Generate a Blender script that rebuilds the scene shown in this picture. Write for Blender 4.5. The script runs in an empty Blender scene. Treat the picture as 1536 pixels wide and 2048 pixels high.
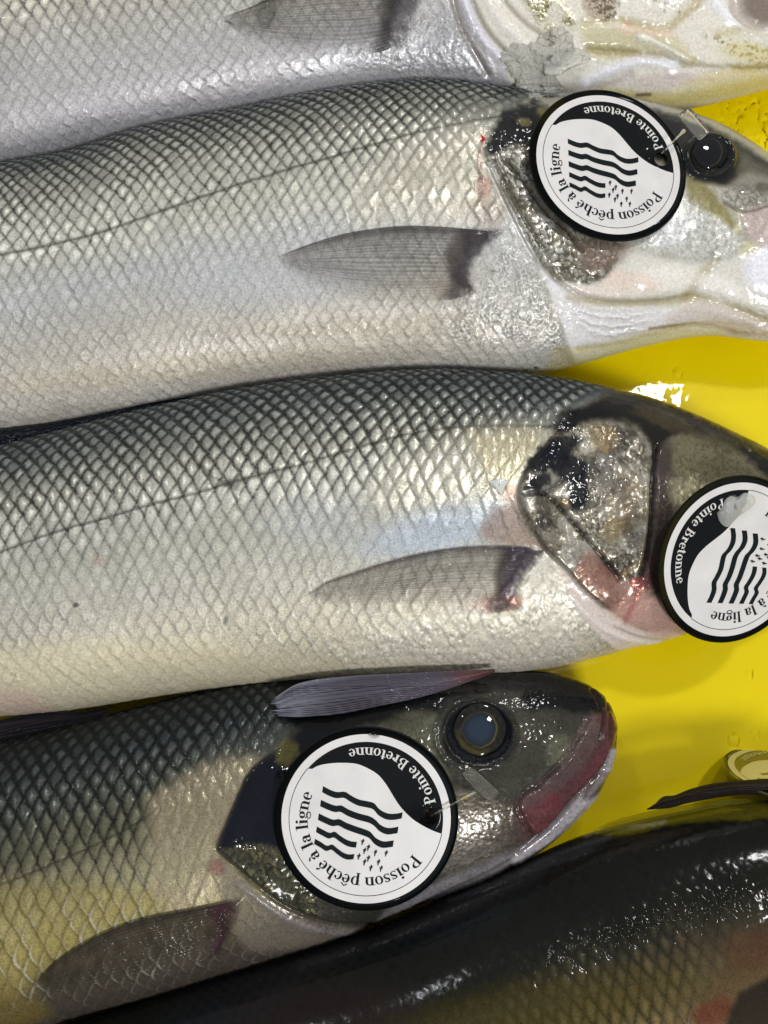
import bpy, math
import numpy as np
from mathutils import Vector, Matrix

# ------------------------------------------------------------------ camera, light, exposure
U = 0.000135            # one unit of the layout = 0.135 mm
TILT = math.radians(14.0)
FPX = 2000.0
sc = bpy.context.scene
col = sc.collection
cam_d = bpy.data.cameras.new('camera')
cam = bpy.data.objects.new('camera', cam_d); col.objects.link(cam)
cam_d.sensor_fit = 'VERTICAL'; cam_d.sensor_height = 24.0
cam_d.lens = 24.0 * FPX / 2048.0
cam_d.clip_start = 0.01; cam_d.clip_end = 50
cam.location = (0, -FPX * math.sin(TILT) * U, FPX * math.cos(TILT) * U)
cam.rotation_euler = (TILT, 0, 0)
sc.camera = cam
sc.render.resolution_x = 768; sc.render.resolution_y = 1024

world = bpy.data.worlds.new('World'); sc.world = world; world.use_nodes = True
wn = world.node_tree; wn.nodes.clear()
wo = wn.nodes.new('ShaderNodeOutputWorld'); wb = wn.nodes.new('ShaderNodeBackground')
tc = wn.nodes.new('ShaderNodeTexCoord'); sx = wn.nodes.new('ShaderNodeSeparateXYZ')
mr = wn.nodes.new('ShaderNodeMapRange'); rp = wn.nodes.new('ShaderNodeValToRGB')
mr.inputs[1].default_value = -0.7; mr.inputs[2].default_value = 0.9
wn.links.new(tc.outputs['Generated'], sx.inputs[0]); wn.links.new(sx.outputs['Y'], mr.inputs[0])
wn.links.new(mr.outputs[0], rp.inputs[0]); wn.links.new(rp.outputs[0], wb.inputs[0])
rp.color_ramp.elements[0].color = (0.62, 0.62, 0.62, 1); rp.color_ramp.elements[0].position = 0.0
rp.color_ramp.elements[1].color = (0.74, 0.74, 0.75, 1); rp.color_ramp.elements[1].position = 1.0
wb.inputs[1].default_value = 0.50
wn.links.new(wb.outputs[0], wo.inputs[0])

def lamp(name, d, dist, size, power, colr=(1, .985, .96), sy=None, target=(0, 0, 0)):
    ld = bpy.data.lights.new(name, 'AREA'); ld.shape = 'RECTANGLE'
    ld.size = size; ld.size_y = sy or size; ld.energy = power; ld.color = colr
    o = bpy.data.objects.new(name, ld); col.objects.link(o)
    v = Vector(d).normalized(); t = Vector(target) * U
    o.location = t + v * dist
    o.rotation_euler = (-v).to_track_quat('-Z', 'Y').to_euler()
    return o
# ceiling spot lamps of the market hall, then an added fill panel, 2 to 3 m away
lamp('ceiling_lamp', (0.25, 0.345, 0.905), 2.6, 0.15, 15, target=(565, 262, 0), sy=.17)
lamp('ceiling_lamp', (0.27, 0.76, 0.58), 2.8, 0.18, 9, (1, .98, .95), sy=.09)
lamp('ceiling_lamp', (-0.35, 0.50, 0.80), 2.4, 0.14, 4, (.94, .97, 1), sy=.16)
lamp('fill_panel', (0.34, -0.72, 1.0), 2.4, 0.5, 32, (.98, .99, 1), sy=.4)  # area light added on the camera side to brighten the bellies
sc.view_settings.view_transform = 'Standard'; sc.view_settings.look = 'None'
sc.view_settings.gamma = 1; sc.view_settings.use_curve_mapping = False
sc.view_settings.exposure = -0.12
sc.render.engine = 'CYCLES'
sc.cycles.max_bounces = 8; sc.cycles.transparent_max_bounces = 8

# ------------------------------------------------------------------ layout maths
ct, st = math.cos(TILT), math.sin(TILT)
CP = np.array([0.0, -FPX * st, FPX * ct])
def pix(px, py, z=0.0):
    """layout point on the horizontal plane z whose position is px,py in the photo grid"""
    px = np.asarray(px, float); py = np.asarray(py, float)
    dx = (px - 768) / FPX; dy = -(py - 1024) / FPX
    # camera axes: right=(1,0,0) up=(0,ct,st) back=(0,-st,ct)
    d = np.stack([dx, dy * ct + st, dy * st - ct], -1)
    t = (z - CP[2]) / d[..., 2]
    return CP + d * t[..., None]
def proj(P):
    V = P - CP
    xr = V[..., 0]; yu = V[..., 1] * ct + V[..., 2] * st; zb = -V[..., 1] * st + V[..., 2] * ct
    return 768 + FPX * xr / (-zb), 1024 - FPX * yu / (-zb)
def sm(a, b, x):
    t = np.clip((x - a) / (b - a), 0, 1); return t * t * (3 - 2 * t)
def rgb(c):
    c = np.asarray(c, float) / 255.0
    return np.where(c <= 0.04045, c / 12.92, ((c + 0.055) / 1.055) ** 2.4)
def hsh(ix, iy, seed=0):
    v = np.sin(ix * 127.1 + iy * 311.7 + seed * 74.7) * 43758.5453
    return v - np.floor(v)
def vnoise(x, y, seed=0):
    ix = np.floor(x); iy = np.floor(y); fx = x - ix; fy = y - iy
    fx = fx * fx * (3 - 2 * fx); fy = fy * fy * (3 - 2 * fy)
    a = hsh(ix, iy, seed); b = hsh(ix + 1, iy, seed); c = hsh(ix, iy + 1, seed); d = hsh(ix + 1, iy + 1, seed)
    return (a * (1 - fx) + b * fx) * (1 - fy) + (c * (1 - fx) + d * fx) * fy
def fbm(x, y, seed=0, oct=4):
    s = 0; a = .5; t = 0
    for k in range(oct):
        s = s + a * vnoise(x * 2 ** k + 13.7 * k, y * 2 ** k + 5.1 * k, seed + k); t += a; a *= .5
    return s / t
def worley(x, y, seed=0):
    ix = np.floor(x); iy = np.floor(y); best = np.full(x.shape, 9.0); sec = best.copy(); bid = np.zeros(x.shape)
    for i in (-1, 0, 1):
        for j in (-1, 0, 1):
            cx = ix + i; cy = iy + j
            d = np.hypot(x - cx - hsh(cx, cy, seed), y - cy - hsh(cx, cy, seed + 9))
            n = d < best
            sec = np.where(n, best, np.minimum(sec, d)); bid = np.where(n, hsh(cx, cy, seed + 5), bid); best = np.where(n, d, best)
    return best, sec - best, bid
def curve(pts, n):
    """Catmull-Rom through points, n samples"""
    P = np.asarray(pts, float); d = np.r_[0, np.cumsum(np.hypot(*np.diff(P[:, :2], axis=0).T) + 1e-6)]
    return curve_at(P, d, np.linspace(0, d[-1], n))
def curve_at(P, d, t):
    m = np.zeros_like(P)
    m[1:-1] = (P[2:] - P[:-2]) / (d[2:] - d[:-2])[:, None]
    m[0] = (P[1] - P[0]) / (d[1] - d[0]); m[-1] = (P[-1] - P[-2]) / (d[-1] - d[-2])
    k = np.clip(np.searchsorted(d, t, side='right') - 1, 0, len(d) - 2)
    h = (d[k + 1] - d[k])[:, None]; s = (t - d[k])[:, None] / h
    return ((2 * s**3 - 3 * s**2 + 1) * P[k] + (s**3 - 2 * s**2 + s) * h * m[k]
            + (-2 * s**3 + 3 * s**2) * P[k + 1] + (s**3 - s**2) * h * m[k + 1])
def seg_dist(X, Y, pts):
    """distance to a polyline, and signed side (+ = left of travel in x right / y down)"""
    P = np.asarray(pts, float); D = np.full(X.shape, 1e9); S = np.zeros(X.shape); T = np.zeros(X.shape)
    for k in range(len(P) - 1):
        ax, ay = P[k]; bx, by = P[k + 1]; vx, vy = bx - ax, by - ay; L = vx * vx + vy * vy + 1e-9
        t = np.clip(((X - ax) * vx + (Y - ay) * vy) / L, 0, 1)
        dx = X - ax - t * vx; dy = Y - ay - t * vy; d = np.hypot(dx, dy)
        m = d < D; D = np.where(m, d, D)
        S = np.where(m, np.sign(vx * (Y - ay) - vy * (X - ax)), S); T = np.where(m, (k + t) / (len(P) - 1), T)
    return D, S, T
def inside(X, Y, pts):
    P = np.asarray(pts, float); r = np.zeros(X.shape, bool); j = len(P) - 1
    for i in range(len(P)):
        xi, yi = P[i]; xj, yj = P[j]
        if yi != yj:
            r ^= ((yi > Y) != (yj > Y)) & (X < (xj - xi) * (Y - yi) / (yj - yi) + xi)
        j = i
    return r

class Paint:
    """pigment, relief and finish of one skin, all held per vertex"""
    def __init__(s, X, Y, base):
        s.X, s.Y = X, Y; s.c = base.copy(); s.h = np.zeros(X.shape)
        s.metal = np.full(X.shape, .3); s.rough = np.full(X.shape, .36); s.spk = np.full(X.shape, .3); s.coat = np.full(X.shape, .3)
    def box(s, pts, m):
        P = np.asarray(pts, float)
        return (s.X > P[:, 0].min() - m) & (s.X < P[:, 0].max() + m) & (s.Y > P[:, 1].min() - m) & (s.Y < P[:, 1].max() + m)
    def mix(s, m, w, color=None, h=0, metal=None, rough=None, spk=None, amt=1):
        w = w * amt
        if color is not None: s.c[m] += (rgb(color) - s.c[m]) * w[:, None]
        if np.ndim(h) or h: s.h[m] += h * w
        if metal is not None: s.metal[m] += (metal - s.metal[m]) * w
        if rough is not None: s.rough[m] += (rough - s.rough[m]) * w
        if spk is not None: s.spk[m] += (spk - s.spk[m]) * w
    def fill(s, pts, soft=6, wob=0, seed=0, smooth=True, **k):
        if smooth: pts = curve(list(pts) + [pts[0]], len(pts) * 4)[:-1]
        m = s.box(pts, soft + wob + 2)
        if not m.any(): return
        x, y = s.X[m], s.Y[m]
        if wob:
            x = x + (fbm(x / 14, y / 14, seed + 3) - .5) * 2 * wob; y = y + (fbm(x / 14, y / 14, seed + 8) - .5) * 2 * wob
        D, _, _ = seg_dist(x, y, np.vstack([pts, pts[:1]])); D = np.where(inside(x, y, pts), D, -D)
        s.mix(m, sm(-soft, soft, D), **k)
    def line(s, pts, w=4, wob=0, seed=0, taper=0, **k):
        pts = curve(pts, len(pts) * 4)
        m = s.box(pts, 3 * w + wob)
        if not m.any(): return
        x, y = s.X[m], s.Y[m]
        if wob:
            x = x + (fbm(x / 9, y / 9, seed + 3) - .5) * 2 * wob; y = y + (fbm(x / 9, y / 9, seed + 8) - .5) * 2 * wob
        D, _, T = seg_dist(x, y, pts)
        g = np.exp(-(D / w) ** 2)
        if taper: g = g * sm(0, taper, T) * sm(0, taper, 1 - T)
        s.mix(m, g, **k)
    def blob(s, c, rx, ry, ang=0, soft=.4, wob=0, seed=0, **k):
        m = s.box([(c[0] - max(rx, ry) * 1.6, c[1] - max(rx, ry) * 1.6), (c[0] + max(rx, ry) * 1.6, c[1] + max(rx, ry) * 1.6)], 4)
        if not m.any(): return
        x, y = s.X[m], s.Y[m]
        if wob:
            x = x + (fbm(x / 14, y / 14, seed + 3) - .5) * 2 * wob; y = y + (fbm(x / 14, y / 14, seed + 8) - .5) * 2 * wob
        a = math.radians(ang); dx = x - c[0]; dy = y - c[1]
        r = np.hypot((dx * math.cos(a) + dy * math.sin(a)) / rx, (-dx * math.sin(a) + dy * math.cos(a)) / ry)
        s.mix(m, 1 - sm(1 - soft, 1 + soft, r), **k)
    def step(s, pts, hgt, w=5, reach=60):
        """a flap edge: relief rises by hgt on the right-hand side of the travel, fading with distance"""
        pts = curve(pts, len(pts) * 4)
        m = s.box(pts, reach)
        x, y = s.X[m], s.Y[m]
        D, S, T = seg_dist(x, y, pts)
        f = sm(-w, w, D * S) * (1 - sm(reach * .3, reach, D)) * sm(0, .08, T) * sm(0, .08, 1 - T)
        s.h[m] += hgt * f
    def patches(s, pts, sc_, cols, soft=10, seed=0, amt=.8, st=1.0, ang=0):
        m = s.box(pts, soft)
        x, y = s.X[m], s.Y[m]
        pp = curve(list(pts) + [pts[0]], len(pts) * 3)[:-1]
        D, _, _ = seg_dist(x, y, np.vstack([pp, pp[:1]])); D = np.where(inside(x, y, pp), D, -D)
        a = math.radians(ang); xr = (x * math.cos(a) + y * math.sin(a)) / st; yr = -x * math.sin(a) + y * math.cos(a)
        for q, (cc, lo) in enumerate(cols):
            n = fbm(xr / sc_, yr / sc_, seed + 7 * q, 5)
            s.mix(m, sm(lo, lo + .12, n) * sm(-soft, soft, D), color=cc, amt=amt)
    def speckle(s, pts, sz, thr, color, amt=.8, seed=0, soft=20):
        m = s.box(pts, soft)
        if not m.any(): return
        x, y = s.X[m], s.Y[m]
        pp = curve(list(pts) + [pts[0]], len(pts) * 3)[:-1]
        D, _, _ = seg_dist(x, y, np.vstack([pp, pp[:1]])); D = np.where(inside(x, y, pp), D, -D)
        n = vnoise(x / sz, y / sz, seed) * .6 + vnoise(x / sz / 2.1, y / sz / 2.1, seed + 4) * .4
        w = sm(thr, thr + .12, n) * sm(-soft, soft, D)
        s.mix(m, w, color=color, amt=amt)
    def bumps(s, pts, sz, hgt, soft=10, seed=0, color=None, edge=None, amt=1, rough=None, metal=None, stretch=1, ang=0):
        """irregular scutes (cells): domed cells with dark joints"""
        m = s.box(pts, soft)
        if not m.any(): return
        x, y = s.X[m], s.Y[m]
        pp = curve(list(pts) + [pts[0]], len(pts) * 3)[:-1]
        D, _, _ = seg_dist(x, y, np.vstack([pp, pp[:1]])); D = np.where(inside(x, y, pp), D, -D)
        w = sm(-soft, soft, D)
        a = math.radians(ang)
        xr = (x * math.cos(a) + y * math.sin(a)) / stretch; yr = -x * math.sin(a) + y * math.cos(a)
        xr = xr + 13 * (fbm(x / 20, y / 20, seed + 2) - .5) * 2; yr = yr + 13 * (fbm(x / 20, y / 20, seed + 6) - .5) * 2
        w = w * (.25 + .95 * sm(.3, .65, fbm(x / 30, y / 30, seed + 12, 3)))
        f, e, cid = worley(xr / sz, yr / sz, seed)
        s.h[m] += w * hgt * .5 * (1 - f * f * 1.3)
        if color is not None:
            s.mix(m, w * (.25 + .75 * cid) * sm(.05, .35, e), color=color, amt=amt)
        if edge is not None:
            s.mix(m, w * (1 - sm(.02, .28, e)), color=edge, amt=amt)
        s.mix(m, w, rough=rough, metal=metal)

# ------------------------------------------------------------------ object helpers
def mesh_obj(name, V, F, mat, parent=None, smooth=True, C=None, M=None, uv=None):
    me = bpy.data.meshes.new(name)
    V = np.asarray(V, np.float32)
    if isinstance(F, np.ndarray):
        me.vertices.add(len(V)); me.vertices.foreach_set('co', V.ravel())
        n, k = F.shape
        me.loops.add(n * k); me.loops.foreach_set('vertex_index', F.astype(np.int32).ravel())
        me.polygons.add(n); me.polygons.foreach_set('loop_start', np.arange(0, n * k, k, dtype=np.int32))
        me.update(calc_edges=True)
    else:
        me.from_pydata([tuple(v) for v in V.tolist()], [], F); me.update()
    if smooth: me.polygons.foreach_set('use_smooth', np.ones(len(me.polygons), bool))
    for nm, A in (('Col', C), ('Fin', M)):
        if A is not None:
            at = me.color_attributes.new(nm, 'FLOAT_COLOR', 'POINT')
            A4 = np.ones((len(V), 4), np.float32); A4[:, :A.shape[1]] = A
            at.data.foreach_set('color', A4.ravel())
    me.materials.append(mat)
    o = bpy.data.objects.new(name, me); col.objects.link(o)
    if parent is not None:
        o.parent = parent; o.matrix_parent_inverse = parent.matrix_world.inverted()
    return o
def empty(name, loc, label, cat, group=None):
    o = bpy.data.objects.new(name, None); col.objects.link(o); o.location = loc; o.empty_display_size = .01
    o['label'] = label; o['category'] = cat
    if group: o['group'] = group
    bpy.context.view_layer.update()
    return o
def tag_props(o, label, cat, group=None, kind=None):
    if label: o['label'] = label
    if cat: o['category'] = cat
    if group: o['group'] = group
    if kind: o['kind'] = kind
def grid_faces(n, m, wrap=False):
    i = np.arange(n - 1)[:, None]; j = np.arange(m if wrap else m - 1)[None, :]; j2 = (j + 1) % m
    return np.stack([i * m + j, (i + 1) * m + j, (i + 1) * m + j2, i * m + j2], -1).reshape(-1, 4)

# ------------------------------------------------------------------ materials
def new_mat(name):
    m = bpy.data.materials.new(name); m.use_nodes = True
    nt = m.node_tree; return m, nt, nt.nodes['Principled BSDF'], nt.nodes['Material Output']
def node(nt, t, **k):
    n = nt.nodes.new(t)
    for a, v in k.items(): setattr(n, a, v)
    return n
def skin_mat(name, coat=.06, bump=.35, nscale=2600, cb=.5, csc=420):
    m, nt, b, out = new_mat(name); L = nt.links.new
    a = node(nt, 'ShaderNodeAttribute', attribute_name='Col'); f = node(nt, 'ShaderNodeAttribute', attribute_name='Fin')
    sp = node(nt, 'ShaderNodeSeparateColor'); L(f.outputs['Color'], sp.inputs[0])
    tcn = node(nt, 'ShaderNodeTexCoord')
    n1 = node(nt, 'ShaderNodeTexNoise'); n1.inputs['Scale'].default_value = 3600; n1.inputs['Detail'].default_value = 2
    L(tcn.outputs['Object'], n1.inputs['Vector'])
    r1 = node(nt, 'ShaderNodeMapRange'); r1.inputs[1].default_value = .53; r1.inputs[2].default_value = .64
    L(n1.outputs['Fac'], r1.inputs[0])
    mu = node(nt, 'ShaderNodeMath', operation='MULTIPLY'); L(r1.outputs[0], mu.inputs[0]); L(sp.outputs[2], mu.inputs[1])
    mx = node(nt, 'ShaderNodeMix', data_type='RGBA', blend_type='MULTIPLY'); L(mu.outputs[0], mx.inputs[0]); L(a.outputs['Color'], mx.inputs[6])
    mx.inputs[7].default_value = (.30, .30, .27, 1)
    n3 = node(nt, 'ShaderNodeTexNoise'); n3.inputs['Scale'].default_value = 1500; n3.inputs['Detail'].default_value = 5
    L(tcn.outputs['Object'], n3.inputs['Vector'])
    r3 = node(nt, 'ShaderNodeMapRange'); r3.inputs[1].default_value = .3; r3.inputs[2].default_value = .7
    r3.inputs[3].default_value = .85; r3.inputs[4].default_value = 1.14; L(n3.outputs['Fac'], r3.inputs[0])
    mv = node(nt, 'ShaderNodeVectorMath', operation='SCALE'); L(mx.outputs[2], mv.inputs[0]); L(r3.outputs[0], mv.inputs['Scale'])
    L(mv.outputs[0], b.inputs['Base Color'])
    L(sp.outputs[0], b.inputs['Metallic']); L(sp.outputs[1], b.inputs['Roughness'])
    n2 = node(nt, 'ShaderNodeTexNoise'); n2.inputs['Scale'].default_value = nscale; n2.inputs['Detail'].default_value = 3
    L(tcn.outputs['Object'], n2.inputs['Vector'])
    bp = node(nt, 'ShaderNodeBump'); bp.inputs['Strength'].default_value = bump; bp.inputs['Distance'].default_value = .00012
    L(n2.outputs['Fac'], bp.inputs['Height']); L(bp.outputs[0], b.inputs['Normal'])
    n4 = node(nt, 'ShaderNodeTexNoise'); n4.inputs['Scale'].default_value = csc; n4.inputs['Detail'].default_value = 4
    L(tcn.outputs['Object'], n4.inputs['Vector'])
    bp2 = node(nt, 'ShaderNodeBump'); bp2.inputs['Strength'].default_value = cb; bp2.inputs['Distance'].default_value = .00022
    L(n4.outputs['Fac'], bp2.inputs['Height']); L(bp2.outputs[0], b.inputs['Coat Normal'])
    L(f.outputs['Alpha'], b.inputs['Coat Weight']); b.inputs['Coat Roughness'].default_value = coat; b.inputs['Coat IOR'].default_value = 1.34
    b.inputs['Specular IOR Level'].default_value = .05
    return m
MSKIN = skin_mat('wet_fish_skin')
MDARK = skin_mat('wet_dark_fish_skin', coat=.11, bump=.15, nscale=1500, cb=.13, csc=330)
def fin_mat(name):
    m, nt, b, out = new_mat(name); L = nt.links.new
    a = node(nt, 'ShaderNodeAttribute', attribute_name='Col'); f = node(nt, 'ShaderNodeAttribute', attribute_name='Fin')
    sp = node(nt, 'ShaderNodeSeparateColor'); L(f.outputs['Color'], sp.inputs[0])
    L(a.outputs['Color'], b.inputs['Base Color']); L(sp.outputs[0], b.inputs['Alpha']); L(sp.outputs[1], b.inputs['Roughness'])
    tcn = node(nt, 'ShaderNodeTexCoord')
    n2 = node(nt, 'ShaderNodeTexNoise'); n2.inputs['Scale'].default_value = 900; L(tcn.outputs['Object'], n2.inputs['Vector'])
    bp = node(nt, 'ShaderNodeBump'); bp.inputs['Strength'].default_value = .6; bp.inputs['Distance'].default_value = .0003
    L(n2.outputs['Fac'], bp.inputs['Height']); L(bp.outputs[0], b.inputs['Coat Normal'])
    b.inputs['Coat Weight'].default_value = .5; b.inputs['Coat Roughness'].default_value = .06; b.inputs['Specular IOR Level'].default_value = .06
    return m
MFIN = fin_mat('wet_fin_membrane')
MFINM = fin_mat('folded_fin_membrane'); MFINM.node_tree.nodes['Principled BSDF'].inputs['Coat Weight'].default_value = .15
MFINM.node_tree.nodes['Principled BSDF'].inputs['Specular IOR Level'].default_value = .03
MFINM.node_tree.links.remove(MFINM.node_tree.nodes['Principled BSDF'].inputs['Roughness'].links[0]); MFINM.node_tree.nodes['Principled BSDF'].inputs['Roughness'].default_value = .75
def eye_mat():
    m, nt, b, out = new_mat('wet_eye'); a = node(nt, 'ShaderNodeAttribute', attribute_name='Col')
    nt.links.new(a.outputs['Color'], b.inputs['Base Color']); b.inputs['Roughness'].default_value = .6; b.inputs['Specular IOR Level'].default_value = 0
    b.inputs['Coat Weight'].default_value = 1; b.inputs['Coat Roughness'].default_value = .02; b.inputs['Coat IOR'].default_value = 1.38
    return m
MEYE = eye_mat()
def plain(name, c, rough=.4, coat=0, coatr=.05, bump=0, bscale=400, bdist=.0002, spec=.5, var=0):
    m, nt, b, out = new_mat(name); L = nt.links.new
    lc = rgb(c); b.inputs['Base Color'].default_value = (*lc, 1); b.inputs['Roughness'].default_value = rough
    b.inputs['Coat Weight'].default_value = coat; b.inputs['Coat Roughness'].default_value = coatr
    b.inputs['Specular IOR Level'].default_value = spec
    tcn = node(nt, 'ShaderNodeTexCoord')
    if var:
        n = node(nt, 'ShaderNodeTexNoise'); n.inputs['Scale'].default_value = 180; n.inputs['Detail'].default_value = 6
        L(tcn.outputs['Object'], n.inputs['Vector'])
        r = node(nt, 'ShaderNodeMapRange'); r.inputs[1].default_value = .3; r.inputs[2].default_value = .7
        r.inputs[3].default_value = 1 - var; r.inputs[4].default_value = 1 + var * .4; L(n.outputs['Fac'], r.inputs[0])
        v = node(nt, 'ShaderNodeVectorMath', operation='SCALE'); v.inputs[0].default_value = tuple(lc); L(r.outputs[0], v.inputs['Scale'])
        L(v.outputs[0], b.inputs['Base Color'])
    if bump:
        n = node(nt, 'ShaderNodeTexNoise'); n.inputs['Scale'].default_value = bscale; n.inputs['Detail'].default_value = 4
        L(tcn.outputs['Object'], n.inputs['Vector'])
        bp = node(nt, 'ShaderNodeBump'); bp.inputs['Strength'].default_value = bump; bp.inputs['Distance'].default_value = bdist
        L(n.outputs['Fac'], bp.inputs['Height']); L(bp.outputs[0], b.inputs['Normal'])
        if coat: L(bp.outputs[0], b.inputs['Coat Normal'])
    return m
MBLK = plain('black_printed_plastic', (15, 18, 20), .55, .3, .06, bump=.1, bscale=300, var=.15, spec=.04)
MWHT = plain('white_printed_plastic', (222, 219, 216), .42, .4, .12, bump=.2, bscale=160, var=.08)
MINK = plain('black_ink', (20, 28, 29), .6, .2, .1, spec=.05)
MLETW = plain('white_ink', (215, 213, 208), .4, .3, .15)
def glassy(name, c, rough, ior, trans=1.0, bump=.5, bscale=500, bdist=.0004):
    m, nt, b, out = new_mat(name); L = nt.links.new
    b.inputs['Base Color'].default_value = (*rgb(c), 1); b.inputs['Roughness'].default_value = rough
    b.inputs['IOR'].default_value = ior; b.inputs['Transmission Weight'].default_value = trans
    tcn = node(nt, 'ShaderNodeTexCoord')
    n = node(nt, 'ShaderNodeTexNoise'); n.inputs['Scale'].default_value = bscale; n.inputs['Detail'].default_value = 4
    L(tcn.outputs['Object'], n.inputs['Vector'])
    bp = node(nt, 'ShaderNodeBump'); bp.inputs['Strength'].default_value = bump; bp.inputs['Distance'].default_value = bdist
    L(n.outputs['Fac'], bp.inputs['Height']); L(bp.outputs[0], b.inputs['Normal'])
    return m
MICE = glassy('crushed_ice', (236, 236, 228), .12, 1.31, .72, .8, 700, .0006)
MGEL = glassy('clear_meltwater', (250, 250, 248), .03, 1.33, 1.0, .3, 300)
MBARB = glassy('clear_nylon', (246, 244, 234), .06, 1.36, .95, .04, 300, .0002)

# ------------------------------------------------------------------ scales
def scale_field(Lc, Wc, a, b, p=1.5, jit=0):
    """imbricated scales pointing towards -L. returns t (distance from own free edge), nx (distance to the
    edge that covers it), dy (-1..1 across), and two random numbers per scale"""
    best = np.full(Lc.shape, -1e9); t = np.zeros(Lc.shape); dyn = np.zeros(Lc.shape); r1 = t.copy(); r2 = t.copy()
    j0 = np.round(Wc / b); tt = []
    for k in (-1, 0, 1):
        j = j0 + k; dy = (Wc - j * b) / b; ok = np.abs(dy) <= 1.02
        off = np.mod(j, 2) * a / 2 + (hsh(j, j * 0 + 3) - .5) * a * .16
        e = a * .5 * np.abs(dy) ** p
        q = (Lc - off - e) / a; i = np.floor(q); tj = (q - i) * a
        xl = Lc - tj - e + (hsh(i, j, 2) - .5) * jit
        tt.append((tj, xl, ok, e))
        win = ok & (xl > best)
        best = np.where(win, xl, best); t = np.where(win, tj, t); dyn = np.where(win, dy, dyn)
        r1 = np.where(win, hsh(i, j, 5), r1); r2 = np.where(win, hsh(i, j, 8), r2)
    nx = np.full(Lc.shape, a)
    for tj, xl, ok, e in tt:
        c = ok & (xl + a > best + 1e-6)
        nx = np.where(c, np.minimum(nx, a - tj), nx)
    return t, nx, dyn, r1, r2

ZM = np.zeros((640, 480)); ZX0, ZY0, ZC = -160, -120, 4.0     # height of what lies at each spot, for laying things on it
def zmap_add(X, Y, Z):
    ix = ((X - ZX0) / ZC).astype(int); iy = ((Y - ZY0) / ZC).astype(int)
    m = (ix >= 0) & (ix < ZM.shape[1]) & (iy >= 0) & (iy < ZM.shape[0])
    np.maximum.at(ZM, (iy[m], ix[m]), Z[m])
def zat(x, y, blur=0):
    x = np.asarray(x, float); y = np.asarray(y, float); A = ZM
    fx = np.clip((x - ZX0) / ZC - .5, 0, A.shape[1] - 2); fy = np.clip((y - ZY0) / ZC - .5, 0, A.shape[0] - 2)
    if blur:
        acc = 0
        for dx in (-blur, 0, blur):
            for dy in (-blur, 0, blur):
                acc = acc + A[np.clip((fy + dy).astype(int), 0, A.shape[0] - 1), np.clip((fx + dx).astype(int), 0, A.shape[1] - 1)]
        return acc / 9
    ix = fx.astype(int); iy = fy.astype(int); fx = fx - ix; fy = fy - iy
    return (A[iy, ix] * (1 - fx) + A[iy, ix + 1] * fx) * (1 - fy) + (A[iy + 1, ix] * (1 - fx) + A[iy + 1, ix + 1] * fx) * fy

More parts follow.
